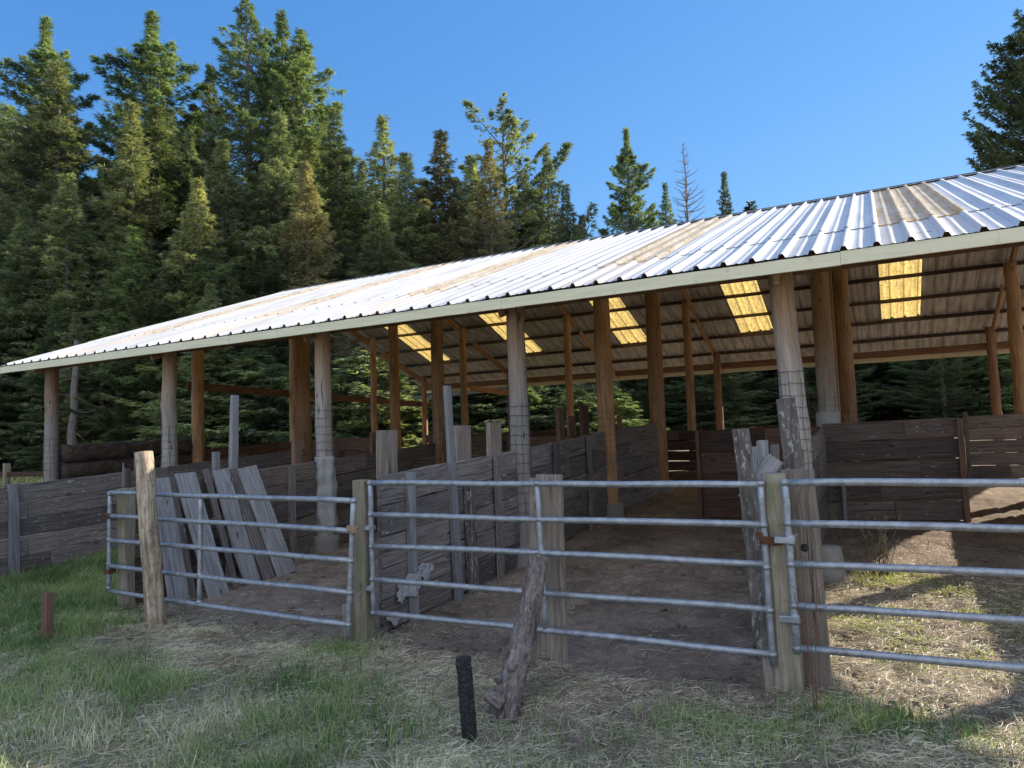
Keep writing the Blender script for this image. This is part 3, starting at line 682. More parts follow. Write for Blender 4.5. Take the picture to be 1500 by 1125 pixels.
# outer field fence far left
r = empty('field_fence', (-19, 10.6, .3), 'low post and rail fence in the sun beyond the left end of the barn', 'rail fence')
for z in (.95, .5):
    m = MB(); m.beam((-26, 9.6, z + .3), (-16.6, 11.4, z + .3), .12, .04, jit=.005); m.build('rail', W_DARK, r)
for k in range(5):
    m = MB(); x = -25.6 + k * 2.2; y = 9.68 + k * .42; m.beam((x, y, 0), (x, y, 1.55), .14, .12, up=(0, 1, 0)); m.build('post', W_POST, r)

# ------------------------------------------------------------ leaning planks in the first pen
lp = [((-7.55, 5.50), (-7.53, 5.76), (5.54, 5.76), 'broadest pale grey plank leaning nearest the left gate hinge', 0), ((-7.60, 5.74), (-7.58, 5.90), (5.74, 5.88), 'narrow plank leaning close behind the broadest one', 1),
      ((-7.35, 5.89), (-7.34, 6.18), (5.87, 6.14), 'second broad grey plank in the leaning row, mostly behind the gate upright', 0), ((-7.50, 6.36), (-7.48, 6.45), (6.29, 6.39), 'thin batten in the shade right of the gate upright', 1),
      ((-7.56, 6.56), (-7.44, 6.80), (6.38, 6.69), 'third broad leaning plank with a knot in its middle', 0), ((-7.46, 6.82), (-7.42, 7.00), (6.67, 6.86), 'narrow plank tucked under the last leaning plank', 1),
      ((-7.36, 7.00), (-7.40, 7.33), (6.84, 7.13), 'last and farthest leaning plank, swirled with knots', 0)]
for (xa, ya), (xb, yb), (ta, tb), lab, nar in lp:
    m = MB(); p0 = ((xa + xb) / 2, (ya + yb) / 2, G(ya) - .01); p1 = (-7.94 - nar * .03, (ta + tb) / 2, G(ta) + 1.50 + random.uniform(-.03, .02))
    m.beam(p0, p1, yb - ya, .045, up=(xb - xa, 1, 0), jit=.008, bow=.015, tint=random.uniform(.55, .95) if not nar else .35)
    o = m.build('leaning_plank', W_GREY if not nar else W_FENCE); recentre(o, p0); tag(o, lab, 'plank', 'planks leaning on the pen divider')

# white fungus flaking at the foot of the second divider
yy = np.arange(5.50, 6.42, .009); zz = np.arange(.03, .66, .009); YY, ZZ = np.meshgrid(yy, zz)
def blob(cy, cz, a, b): return np.exp(-((YY - cy) / a) ** 2 - ((ZZ - cz) / b) ** 2)
fm = blob(5.98, .42, .16, .12) + blob(6.17, .50, .12, .10) + blob(5.80, .33, .12, .10) + blob(5.66, .12, .12, .07)
fm = fm + (fbm(YY, ZZ, 11, 4, 31) - .5) * 1.5; keep = fm > .55
XX = np.where(np.abs(YY - 5.95) < .056, -4.326, -4.384) + .010 + .03 * fbm(YY, ZZ, 24, 3, 33)
n_ = len(yy); ids = np.arange(YY.size).reshape(YY.shape); kq = keep[:-1, :-1] & keep[1:, :-1] & keep[:-1, 1:] & keep[1:, 1:]
Fq = np.stack([ids[:-1, :-1], ids[:-1, 1:], ids[1:, 1:], ids[1:, :-1]], -1)[kq]
Vf = np.stack([XX, YY, ZZ], -1).reshape(-1, 3); nV = len(Vf); Vb = Vf - [.012, 0, 0]
E_ = {}
for q in Fq:
    for i in range(4):
        e = (q[i], q[(i + 1) % 4]); E_[e] = 1
side = [[a_, a_ + nV, b_ + nV, b_] for a_, b_ in E_ if (b_, a_) not in E_]
me = build_np('peeling_fungus', np.concatenate([Vf, Vb]) - np.array(f2.location), np.concatenate([Fq, Fq[:, ::-1] + nV, np.array(side)]), None, FLAKE)
tag(link('peeling_fungus', me, f2), kind='stuff')

# ------------------------------------------------------------ gates
def hinge(m, x, y, z, r=.026, dx=-.07):
    m.beam((x + dx, y, z), (x + .03, y, z), .045, .075, up=(0, 0, 1), ch=.006, seg=1)
def gate(label, A, B, zl, zr, ups, hinges, name='tube_gate', sag=(0, 0, 0, 0, 0)):
    """A,B: (x,y) of the ends; zl/zr rail heights at either end; ups: fractions of uprights between"""
    A = np.array(A, float); B = np.array(B, float); r = empty(name, (A[0], A[1], G(A[1])), label, 'gate')
    def P(t, z): return (A[0] + (B[0] - A[0]) * t, A[1] + (B[1] - A[1]) * t, z)
    def lean(t, z):   # end uprights may lean
        return t
    for k in range(5):
        m = MB(); pts = []
        for i in range(15):
            t = i / 14; z = zl[k] + (zr[k] - zl[k]) * t + sag[k] * math.sin(math.pi * t) + .009 * mnoise.noise(Vector((t * 4, k * 3.7, 0)))
            off = endoff(t, k, zl, zr, A, B)
            pts.append((A[0] + (B[0] - A[0]) * t + off, A[1] + (B[1] - A[1]) * t + .007 * mnoise.noise(Vector((t * 4, k * 7., 5))), z))
        m.tube(pts, .0255, 14); m.build('rail', GALV, r)
    return r, P
def endoff(t, k, zl, zr, A, B): return 0
# middle gate
zm_l = [1.475, 1.18, .885, .585, .28]; zm_r = [1.465, 1.185, .90, .59, .28]
g2, P2 = gate('middle five rail galvanised tube gate with the bark log propped on it', (-4.30, 5.24), (-.80, 5.30), zm_l, zm_r, [], [], sag=(0, -.004, .012, -.006, .003))
def upr(root, P, t0, z0, t1, z1, zs, r=.0255, name='upright'):
    m = MB(); a = np.array(P(t0, z0)); b = np.array(P(t1, z1)); n = 9
    m.tube([a + (b - a) * i / (n - 1) + np.array([.004 * mnoise.noise(Vector((i * .7, t0 * 9, 0))), 0, 0]) for i in range(n)], r, 14)
    for z in zs:      # weld beads
        f = (z - z0) / (z1 - z0); c = a + (b - a) * f
        m.tube([c + np.array([0, 0, -.016]), c + np.array([0, 0, .016])], r * 1.22, 14)
    m.build(name, GALV, root)
upr(g2, P2, -.003, 1.50, .0, .255, zm_l); upr(g2, P2, .492, 1.475, .500, .27, zm_l); upr(g2, P2, .996, 1.49, 1.0, .20, zm_l)
for z in (1.06, .50):
    m = MB(); hinge(m, -4.32, 5.245, z, dx=-.1); m.tube([(-4.32, 5.245, z - .03), (-4.32, 5.245, z + .03)], .032, 12); m.build('hinge', GALV, g2)
m = MB()
for k in range(9): 
    a = random.random() * 6; m.tube([(-.84 + random.uniform(-.02, .02), 5.27, 1.1 + random.uniform(-.06, .05)), (-.80, 5.24, 1.08 + random.uniform(-.03, .03)), (-.72 + random.uniform(-.03, .03), 5.26, 1.07 + random.uniform(-.04, .04)), (-.64, 5.28, 1.075)], .006, 6)
m.build('chain', RUST, g2)
# right gate
zr1 = [1.485, 1.205, .925, .645, .36]; zr2 = [1.475, 1.195, .92, .64, .35]
g3, P3 = gate('right five rail galvanised tube gate running off the edge of the picture', (-.63, 5.24), (3.0, 5.42), zr1, [z + .01 for z in zr2], [], [])
upr(g3, P3, -.004, 1.51, 0, .32, zr1); upr(g3, P3, .5, 1.48, .5, .35, zr1); upr(g3, P3, 1, 1.5, 1, .3, zr1)
for z in (1.09, .555):
    m = MB(); hinge(m, -.63, 5.245, z, dx=-.1); m.tube([(-.63, 5.245, z - .035), (-.63, 5.245, z + .035)], .033, 12); m.build('hinge', GALV, g3)
# left gate, hung lower and leaning
zl1 = [1.36, 1.09, .80, .51, .22]; zl2 = [1.345, 1.08, .815, .535, .255]
def endoff(t, k, zl, zr, A, B): return -(k / 4) * .10 * t
g1, P1 = gate('left five rail galvanised tube gate, lower than the others, its right end leaning', (-8.12, 5.14), (-4.22, 4.90), zl1, zl2, [], [], sag=(0, 0, .004, -.005, -.01))
def endoff(t, k, zl, zr, A, B): return 0
upr(g1, P1, .0, 1.37, -.006, .205, zl2); upr(g1, P1, .44, 1.365, .432, .235, zl2); upr(g1, P1, 1.0, 1.37, .974, .13, zl2)
m = MB()
for k in range(8):
    z = 1.09; a = k * .8
    m.tube([(-4.24 + math.cos(q + a) * .035 + random.uniform(-.01, .01), 4.90 + math.sin(q) * .035, z + .04 * math.sin(q * 2 + a)) for q in np.linspace(0, 6.28, 10)], .008, 6)
m.build('rope', simple('frayed_rope', (.25, .18, .11), .9), g1)
m = MB()
for z in (1.09, .45):
    for k in range(6):
        m.tube([(-8.12 + math.cos(q) * .06 + random.uniform(-.015, .015) - .02, 5.15 + math.sin(q) * .06, z + random.uniform(-.03, .03)) for q in np.linspace(0, 6.28, 9)], .006, 6)
m.build('chain', RUST, g1)

# ------------------------------------------------------------ gate posts, stakes, props
def logpost(name, label, cat, p0, p1, r0, r1, mat, n=22, seg=22, rough=.06, **k):
    m = MB(); m.log(p0, p1, r0, r1, n, seg, rough, **k); o = m.build(name, mat); recentre(o, p0); tag(o, label, cat); return o
upright('gate_post', 'pale split post carrying the hinge chains of the left gate', 'gate post', (-8.02, 5.28, -.05), (-8.04, 5.28, 1.40), .12, .17, W_POST, jit=.008)
upright('gate_post', 'tan square post between the left and the middle gate', 'gate post', (-4.44, 5.27, -.05), (-4.43, 5.27, 1.50), .13, .145, W_POST, jit=.005)
upright('short_stub', 'short dark wooden stub at the foot of the post between the left gates', 'stub', (-4.56, 5.19, -.05), (-4.57, 5.19, .35), .06, .10, W_POSTB)
a = at_y(804, 982, 5.42); b = at_y(797, 697, 5.42)
r = empty('gate_post', (a[0], 5.42, 0), 'broad grey brown post of two boards standing behind the middle of the middle gate', 'gate post')
m = MB(); m.beam((a[0] + .055, 5.42, -.08), (b[0] + .045, 5.42, b[2] + .01), .05, .235, up=(0, 1, 0), seg=10); m.build('board', W_POSTB, r)
m = MB(); m.beam((a[0] - .105, 5.43, -.08), (b[0] - .1, 5.43, b[2] - .02), .06, .085, up=(0, 1, 0), seg=10); m.build('board', W_POSTB, r)
logpost('gate_post', 'round greenish split post between the middle and the right gate', 'gate post', (-.71, 5.40, -.05), (-.73, 5.38, 1.54), .098, .085, W_POST, rough=.12)
upright('gate_post', 'short squared post tight against the foot of the round split post', 'gate post', (-.81, 5.36, -.05), (-.82, 5.36, .30), .09, .12, W_POSTB)
kp = empty('gate_post', (-.58, 5.50, 0), 'thick brown squared post with a black knot hole behind the right gate', 'gate post')
m = MB(); m.beam((-.555, 5.51, -.06), (-.585, 5.51, 1.56), .07, .225, up=(0, 1, 0), seg=12, jit=.005); m.build('board', W_POSTB, kp)
m = MB(); m.log((-.56, 5.48, 1.0), (-.56, 5.468, 1.0), .034, .024, 16, 2, .15, False); m.build('knot', CHAR, kp)
logpost('leaning_log_post', 'pale barkless log post leaning on the left gate, its top in the sun', 'post', (-6.87, 4.86, -.06), (-7.15, 4.90, 1.83), .098, .092, W_PALE, rough=.12, knots=5, wob=.003)
upright('stake', 'red brown square stake standing alone in the grass at the far left', 'stake', (-7.46, 4.08, -.1), (-7.44, 4.08, .48), .075, .085, W_STAKE, seg=4)
m = MB(); m.beam((-2.42, 3.86, -.08), (-2.455, 3.86, .49), .075, .075, up=(.3, 1, 0), seg=16, jit=.004); o = m.build('charred_stake', CHAR); recentre(o, (-2.4, 3.86, 0)); tag(o, 'black charred stake standing in the straw beside the bark log', 'stake')
# bark covered log propped against the middle gate
lg = empty('prop_log', (-2.40, 4.24, 0), 'rough bark covered log propped against the middle gate', 'log')
m = MB(); p0 = np.array(at_y(733, 1050, 4.22)); p0[2] = -.06; p1 = np.array(at_y(789, 818, 5.16))
mid = (p0 + p1) / 2 + np.array([.035, 0, -.01])
pts = [p0 * (1 - t) ** 2 + mid * 2 * t * (1 - t) + p1 * t * t for t in np.linspace(0, 1, 40)]
a_ = (p1 - p0) / np.linalg.norm(p1 - p0); u_ = np.array([0, 0, 1.]) - a_ * a_[2]; u_ /= np.linalg.norm(u_); s_ = np.cross(a_, u_)
def lpf(i):
    f = i / 39; r = .098 - .024 * f; o = []
    for k in range(36):
        an = 6.283185 * k / 36; v = Vector((math.cos(an) * 2.2, math.sin(an) * 2.2, f * 7))
        rr = r * (1 + .16 * mnoise.noise(v) + .16 * mnoise.noise(v * 3.3) + .08 * mnoise.noise(v * 8))
        for kf, ka in ((.10, 4.3), (.2, 3.6), (.42, 5.4), (.30, 4.9)):
            rr += .03 * math.exp(-((f - kf) / .02) ** 2 - (((an - ka) / .3) ** 2))
        o.append((math.cos(an) * rr, math.sin(an) * rr))
    return o
m.sweep(pts, lpf, s_, u_, .5, True); m.build('trunk', BARK, lg)
m = MB()
for kf, dx in ((.13, .03), (.22, -.04), (.30, .03)):
    c = p0 + (p1 - p0) * kf; m = MB(); m.log(c + np.array([dx, -.07, .03]), c + np.array([dx, -.118, .05]), .024, .018, 12, 2, .2, False); m.build('branch_stub', BARK, lg)
m = MB(); m.log(p0 + np.array([.02, -.0, .14]), p0 + np.array([-.085, -.02, .20]), .05, .042, 18, 5, .2, False); o = m.build('branch_stub', BARK, lg)
m = MB(); m.log(p0 + np.array([-.085, -.02, .20]), p0 + np.array([-.09, -.02, .203]), .037, .034, 18, 1, .2, False); o = m.build('cut_face', ENDWOOD, lg)
# small concrete block near the big meshed pole, and tall dead weed stems by the knot-hole post
m = MB()
m.log((-.70, 8.7, G(8.5) - .05), (-.70, 8.7, G(8.5) + .36), .23, .17, 8, 3, .1, False)
o = m.build('concrete_footing', CONC); recentre(o, (-.70, 8.7, G(8.5))); tag(o, 'tapered concrete footing block in the right pen beside the meshed pole', 'footing')

# ------------------------------------------------------------ conifers
def blades(P, D, Ln, Wd, k, spread, r):
    """P,D (n,3) -> k narrow leaf blades per spray"""
    n = len(P); P = np.repeat(P, k, 0); D = np.repeat(D, k, 0); Ln = np.repeat(Ln, k) * r.uniform(.6, 1.1, n * k); Wd = np.repeat(Wd, k) * r.uniform(.7, 1.2, n * k)
    D = D + r.normal(0, spread, (n * k, 3)); D /= np.linalg.norm(D, axis=1)[:, None]
    S_ = np.cross(D, r.normal(0, 1, (n * k, 3))); S_ /= np.linalg.norm(S_, axis=1)[:, None]
    dn = np.array([0, 0, -1.])
    a = P; b = P + D * (Ln * .45)[:, None] + S_ * (Wd * .5)[:, None]; c = P + D * Ln[:, None] + dn * (Ln * .18)[:, None]; d = P + D * (Ln * .45)[:, None] - S_ * (Wd * .5)[:, None]
    V = np.stack([a, b, c, d], 1).reshape(-1, 3); F = np.arange(n * k * 4).reshape(-1, 4); return V, F
def conifer(seed, H, rad, z0=.1, nb=230, dens=1.0, droop=.25, up_top=.7, prof=.8, clump=.5, sl=.42, sw=.075, k=4, ragged=.35, bare=0.0, tr=None):
    r = np.random.default_rng(seed); rp = random.Random(seed)
    Ps, Ds, Ls = [], [], []; mb = MB()
    tr = tr or H * .011
    mb.log((0, 0, -.6), (0, 0, H * .985), tr * 1.15, tr * .08, 10, 26, .12, False, wob=.05, tint=.5)
    sides = r.uniform(.75, 1.2, 8)
    for i in range(nb):
        f = (i + r.random()) / nb; f = f ** 1.12; z = H * (z0 + (1 - z0) * (1 - (1 - f) ** 1.0) * .995)
        hf = (z / H - z0) / (1 - z0); az = i * 2.39996 + r.normal(0, .3)
        Lp = rad * ((1 - hf) ** prof) * (min(1, .45 + hf * 3)) * sides[int(az * 8 / 6.283) % 8]
        lump = 1 + ragged * math.sin(hf * 31 + seed) * .5 + r.normal(0, ragged * .55)
        L = max(.12, Lp * max(.25, lump) * min(1, (1 - hf) * 6 + .05)) + .05
        el = -droop + (up_top + droop) * hf ** 1.3 + r.normal(0, .16)
        n = max(4, int(L / .33)); d0 = np.array([math.cos(az) * math.cos(el), math.sin(az) * math.cos(el), math.sin(el)])
        pts = [np.array([0, 0, z])]; d = d0.copy()
        for j in range(n):
            d = d + np.array([r.normal(0, .05), r.normal(0, .05), (.05 if hf < .75 else .0) - .01 * (1 - hf)]); d /= np.linalg.norm(d); pts.append(pts[-1] + d * L / n)
        if L > .5:
            ii = list(range(0, n + 1, max(1, n // 4)))
            mb.tube([pts[q] for q in ii], [max(.006, .016 * L * (1 - .85 * q / n)) for q in ii], 4, smooth=False, tint=.5)
        if bare and r.random() < bare: continue
        pts = np.array(pts); m_ = int(L * 26 * dens * (1 + clump * r.normal(0, .5))); m_ = max(6, m_)
        t = r.beta(1.7 + clump, 1.05, m_) * .96 + .04; ix = t * n; i0 = np.minimum(ix.astype(int), n - 1); fr = (ix - i0)[:, None]
        base = pts[i0] * (1 - fr) + pts[i0 + 1] * fr; tang = pts[i0 + 1] - pts[i0]; tang /= np.linalg.norm(tang, axis=1)[:, None]
        side = np.cross(tang, [0, 0, 1.]); side /= np.linalg.norm(side, axis=1)[:, None] + 1e-6
        sg = r.choice([-1, 1], m_)[:, None]; lat = r.uniform(.0, 1, m_)[:, None] * (1.05 - t[:, None]) * min(L, 2.6) * .42
        base = base + side * sg * lat + np.array([0, 0, -1.]) * (lat * .22) + r.normal(0, .05, (m_, 3))
        D = tang * .8 + side * sg * r.uniform(.2, .9, (m_, 1)) + np.array([0, 0, -1.]) * r.uniform(-.15, .45, (m_, 1))
        D /= np.linalg.norm(D, axis=1)[:, None]
        Ps.append(base); Ds.append(D); Ls.append(r.uniform(.7, 1.25, m_) * sl)
    # leader
    m_ = 26; zt = r.uniform(.955, 1.0, m_) * H
    Ps.append(np.stack([r.normal(0, .05, m_), r.normal(0, .05, m_), zt], 1)); dd = r.normal(0, .5, (m_, 3)); dd[:, 2] = .6; dd /= np.linalg.norm(dd, axis=1)[:, None]; Ds.append(dd); Ls.append(np.full(m_, sl * .5))
    P = np.concatenate(Ps); D = np.concatenate(Ds); Ln = np.concatenate(Ls)
    V, F = blades(P, D, Ln, np.full(len(P), sw), k, .38, r)
    cl = fbm(P[:, 0] + P[:, 2] * .7, P[:, 1] - P[:, 2] * .5, .9, 2, seed); tint = np.clip((cl - .5) * 1.6 + .5 + r.normal(0, .16, len(P)), 0, 1)
    crown = build_np('crown', V, F, np.repeat(tint, k), L_TREE)
    to = mb.build('trunk_tmp', TRUNK); trunk = to.data; bpy.data.objects.remove(to)
    return dict(H=H, crown=crown, trunk=trunk)
T = {}
T['redwood'] = conifer(1, 30, 4.6, .05, 560, .9, .12, .9, .75, .9, .34, .042, 7, .62)
T['redwood2'] = conifer(2, 30, 4.2, .08, 500, .85, .15, .85, .7, 1.0, .34, .042, 7, .62)
T['tall'] = conifer(3, 34, 3.7, .2, 440, .75, .05, .8, .55, .8, .34, .042, 7, .65, .08)
T['fir'] = conifer(4, 22, 3.4, .03, 560, .9, .30, .55, .85, .3, .26, .034, 7, .48)
T['fir2'] = conifer(5, 20, 2.9, .03, 500, .9, .32, .6, .9, .3, .26, .034, 7, .5)
T['fir3'] = conifer(6, 24, 3.1, .06, 480, .75, .28, .6, .8, .4, .28, .036, 7, .45, .05)
T['open'] = conifer(8, 24, 4.6, .15, 120, .75, -.25, .9, .6, 1.3, .36, .05, 7, .5)
T['wide'] = conifer(9, 14, 4.2, .0, 240, 1.2, .2, .5, .55, .4, .30, .05, 6, .4)
T['big'] = conifer(21, 40, 12, .1, 760, .55, .1, .5, .6, .45, .42, .07, 6, .22)
T['young'] = conifer(10, 9, 2.1, .0, 170, 1.5, .25, .6, .85, .3, .26, .05, 5, .35)
T['young2'] = conifer(12, 8, 2.4, .0, 170, 1.4, .1, .5, .7, .6, .26, .06, 5, .4)
def tree(kind, px, ty, d, mat, label=None, group=None, wide=1.0, name='conifer_tree', cat='tree', H=None, ry=None):
    """px,ty: direction of the tip; d: distance in front of the camera"""
    t = T[kind]; p = at_d(px, ty, d)
    zb = float(ground_z(p[0], p[1])); h = p[2] - zb; s = h / t['H']
    r = empty(name, (p[0], p[1], zb), label, cat, group); r.rotation_euler = (0, 0, random.uniform(0, 6.28) if ry is None else ry)
    sx = s * wide * 1.22; r.scale = (sx, sx, s)
    for nm in ('trunk', 'crown'):
        o = link(nm, t[nm], r)
        if nm == 'crown': o.color = mat
    return r
named = [
 ('redwood', 67, 26, 50, L_RED, 'tallest feathery redwood at the far left edge, pointed tip', 1.0),
 ('fir', 84, 92, 44, L_GOLD, 'olive gold fir standing in front of the leftmost tall redwood', 1.25),
 ('redwood', 222, 18, 54, L_RED, 'dark dense redwood with a narrow spire, second tall one from the left', 1.15),
 ('fir2', 193, 150, 42, L_GOLD, 'golden brown pointed fir below the dark spired redwood', 1.2),
 ('redwood2', 308, 96, 56, L_DARK, 'small dark pointed tree between the two tallest groups', .9),
 ('tall', 362, -12, 52, L_RED, 'very tall thin redwood with bare trunk showing, tip touching the picture top', 1.05),
 ('redwood2', 412, 18, 54, L_RED, 'tall bright green redwood just right of the tree reaching the top edge', .95),
 ('tall', 440, 45, 53, L_RED, 'dense full redwood on the right shoulder of the tallest group', 1.35),
 ('fir', 410, 165, 43, L_FIR, 'grey green fir in front of the tallest group', 1.2),
 ('fir2', 325, 205, 42, L_FIR, 'dusty green fir left of the grey green one', 1.25),
 ('fir3', 490, 160, 49, L_FIR, 'grey green fir on the right slope of the tallest group', 1.3),
 ('fir2', 448, 238, 40, L_BROWN, 'brown coned fir just above the left part of the roof', 1.2),
 ('fir3', 560, 170, 50, L_FIR, 'ragged fir with twin side spires, first right of the tallest group', 1.25),
 ('fir2', 594, 225, 48, L_FIR, 'narrow fir filling the gap beside the ragged twin spired one', 1.3),
 ('fir', 645, 192, 50, L_BROWN, 'reddish brown coned fir with a thin bare tip', 1.3),
 ('fir2', 690, 228, 49, L_FIR, 'dull green fir beside the reddish brown coned one', 1.25),
 ('open', 735, 140, 52, L_FIR, 'open branched tall fir with sky showing between its limbs', 1.05),
 ('fir3', 715, 205, 47, L_BROWN, 'brownish fir leaning close on the left of the open branched one', 1.0),
 ('fir3', 800, 218, 53, L_FIR, 'slender fir at the right side of the open branched one', 1.0),
 ('fir', 828, 270, 50, L_FIR, 'last short fir where the forest drops to the roof', 1.0),
 ('fir2', 852, 315, 50, L_DARK, 'little dark tip barely rising over the roof beside the last short fir', 1.0),
 ('redwood', 917, 188, 68, L_RED, 'lone narrow redwood standing apart against the sky over the roof', .85),
 ('fir3', 974, 268, 70, L_RED, 'thin small fir between the lone redwood and the dead tree', .8),
 ('fir', 1060, 252, 74, L_DARK, 'small dark fir right of the dead tree', .7),
 ('young2', 1098, 300, 74, L_DARK, 'lowest bushy tip just over the ridge right of the dead tree', .6),
 ('fir', 885, 335, 66, L_RED, 'bushy lower fir at the left foot of the lone redwood', 1.3),
 ('fir2', 290, 262, 38, L_GOLD, 'young yellow green fir with an upright leader low in the forest', 1.3),
 ('fir2', 100, 255, 38, L_FIR, 'young pale fir low in front of the leftmost trees', 1.4),
 ('fir2', 35, 305, 37, L_FIR, 'sparse young fir with bare twigs at the left edge', 1.4),
 ('fir2', 555, 300, 42, L_FIR, 'young light green fir just above the roof near the twin spired tree', 1.7),
]
for k, px, ty, d, mt, lab, wd in named: tree(k, px, ty, d, mt, lab, None, wd)
tree('big', 1548, -20, 74, L_DARK, 'dark tree mass cut off by the right edge above the roof', None, 1.0)
tree('big', 1640, -190, 82, L_DARK, 'tallest part of the dark trees at the top right corner', None, .75)
# dead tree
def snag():
    r_ = np.random.default_rng(5); p = at_d(1005, 208, 68); zb = float(ground_z(p[0], p[1])); H = p[2] - zb
    r = empty('dead_tree', (p[0], p[1], zb), 'bare dead tree with thin upswept branches over the roof ridge', 'dead tree')
    m = MB(); m.log((p[0], p[1], zb), (p[0] - .3, p[1], zb + H), .3, .03, 8, 24, .1, False, wob=.08); m.build('trunk', SNAG, r)
    m = MB()
    for i in range(120):
        f = r_.uniform(.5, .99); L = (1 - f) * 9.0 * r_.uniform(.3, 1) + .3; az = r_.uniform(0, 6.28); q = np.array([p[0] - .3 * f, p[1], zb + H * f]); d = np.array([math.cos(az), math.sin(az), r_.uniform(-.05, .35)]); pts = [q]
        for j in range(6): d = d + np.array([r_.normal(0, .12), r_.normal(0, .12), .09]); d /= np.linalg.norm(d); pts.append(pts[-1] + d * L / 6)
        m.tube(pts, [.05 * (1 - j / 7) * max(.4, min(1, L / 2)) + .008 for j in range(7)], 4, smooth=False)
        for j in (2, 3, 4, 5):
            if L > 1: 
                e = d + r_.normal(0, .6, 3); m.tube([pts[j], pts[j] + e * .25 * L * r_.uniform(.4, 1)], [.018, .006], 3, smooth=False)
    m.build('branch', SNAG, r)
snag()
for k, (px, ty, d) in enumerate([(530, 235, 55), (620, 262, 56), (668, 262, 57), (705, 268, 58), (765, 250, 57), (788, 285, 56), (845, 330, 58), (575, 262, 58)]):
    tree(['fir3', 'fir', 'redwood2'][k % 3], px, ty, d, [L_FIR, L_DARK, L_RED][k % 3], 'half hidden fir closing the gaps in the row of trees over the roof', 'half hidden firs behind the row over the roof', 1.25)
# the wood behind: many look-alike conifers
kinds = ['redwood', 'redwood2', 'fir', 'fir2', 'fir3', 'tall', 'wide']; mats = [L_RED, L_DARK, L_FIR, L_FIR, L_DARK, L_FIR]
def skyline(px):
    return float(np.interp(px, [-200, 0, 60, 140, 220, 330, 470, 540, 860, 900, 1100, 1500, 1800], [60, 150, 110, 230, 120, 190, 170, 260, 330, 380, 365, 330, 300]))
for k in range(74):
    px = -120 + k * 13.6 + random.uniform(-10, 10); d = random.choice([46, 50, 55, 60, 66]) + random.uniform(-2, 2)
    ty = skyline(px) + random.uniform(0, 110)
    tree(random.choice(kinds[:6]), px, ty, d, random.choice(mats), 'dark conifer standing among many alike deep in the forest left of the roof peak', 'conifers filling the forest', random.uniform(1.0, 1.4))
for k in range(44):
    px = 880 + k * 17 + random.uniform(-10, 10); d = random.choice([50, 56, 62, 68]) + random.uniform(-2, 2)
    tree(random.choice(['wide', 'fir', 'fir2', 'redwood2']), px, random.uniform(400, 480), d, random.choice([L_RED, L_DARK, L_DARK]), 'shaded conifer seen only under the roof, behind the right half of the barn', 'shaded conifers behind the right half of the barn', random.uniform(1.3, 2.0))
for k in range(18):
    px = -60 + k * 27 + random.uniform(-14, 14); d = random.uniform(34, 40)
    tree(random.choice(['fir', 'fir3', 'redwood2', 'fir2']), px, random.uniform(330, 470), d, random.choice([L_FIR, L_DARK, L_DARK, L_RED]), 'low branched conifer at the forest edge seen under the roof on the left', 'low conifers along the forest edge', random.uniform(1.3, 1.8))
for k in range(22):
    px = 200 + k * 33 + random.uniform(-14, 14); d = random.uniform(31, 36)
    tree(random.choice(['young', 'young2', 'young2']), px, random.uniform(505, 590), d, random.choice([L_SHRUB, L_SHRUB, L_FIR]), 'light green bushy sapling behind the barn, seen between its poles', 'bushy saplings behind the barn', random.uniform(1.5, 2.4), 'bushy_sapling', 'sapling')
# pale bare trunks in the shade at the left
for k, (px, ty, d) in enumerate([(105, 500, 33), (150, 520, 35), (38, 500, 36), (325, 470, 36), (233, 480, 38)]):
    p = at_d(px, ty, d); zb = float(ground_z(p[0], p[1])); h = p[2] - zb
    lab = ['pale bare trunk seen between the first two front poles', 'second thin bare trunk between the first two front poles', 'thin bare trunk left of the first front pole', 'thin grey trunk right of the square-edged inner pole', 'thin bare trunk just left of the second front pole'][k]
    r = empty('bare_trunk', (p[0], p[1], zb), lab, 'tree trunk')
    m = MB(); m.log((p[0], p[1], zb - .3), (p[0] + random.uniform(-.4, .4), p[1], zb + h), .22 if k == 0 else .12, .10 if k == 0 else .05, 12, 20, .12, False, wob=.03); m.build('trunk', TRUNK, r)
    m = MB()
    for i in range(34):
        z = zb + h * random.uniform(.05, .95); az = random.random() * 6.28; L = random.uniform(.5, 1.8)
        q = np.array([p[0], p[1], z]); e = np.array([math.cos(az), math.sin(az), random.uniform(-.5, .3)])
        m.tube([q, q + e * L * .5, q + e * L + np.array([0, 0, -.15])], [.022, .014, .006], 4, smooth=False)
    m.build('dead_branch', SNAG, r)

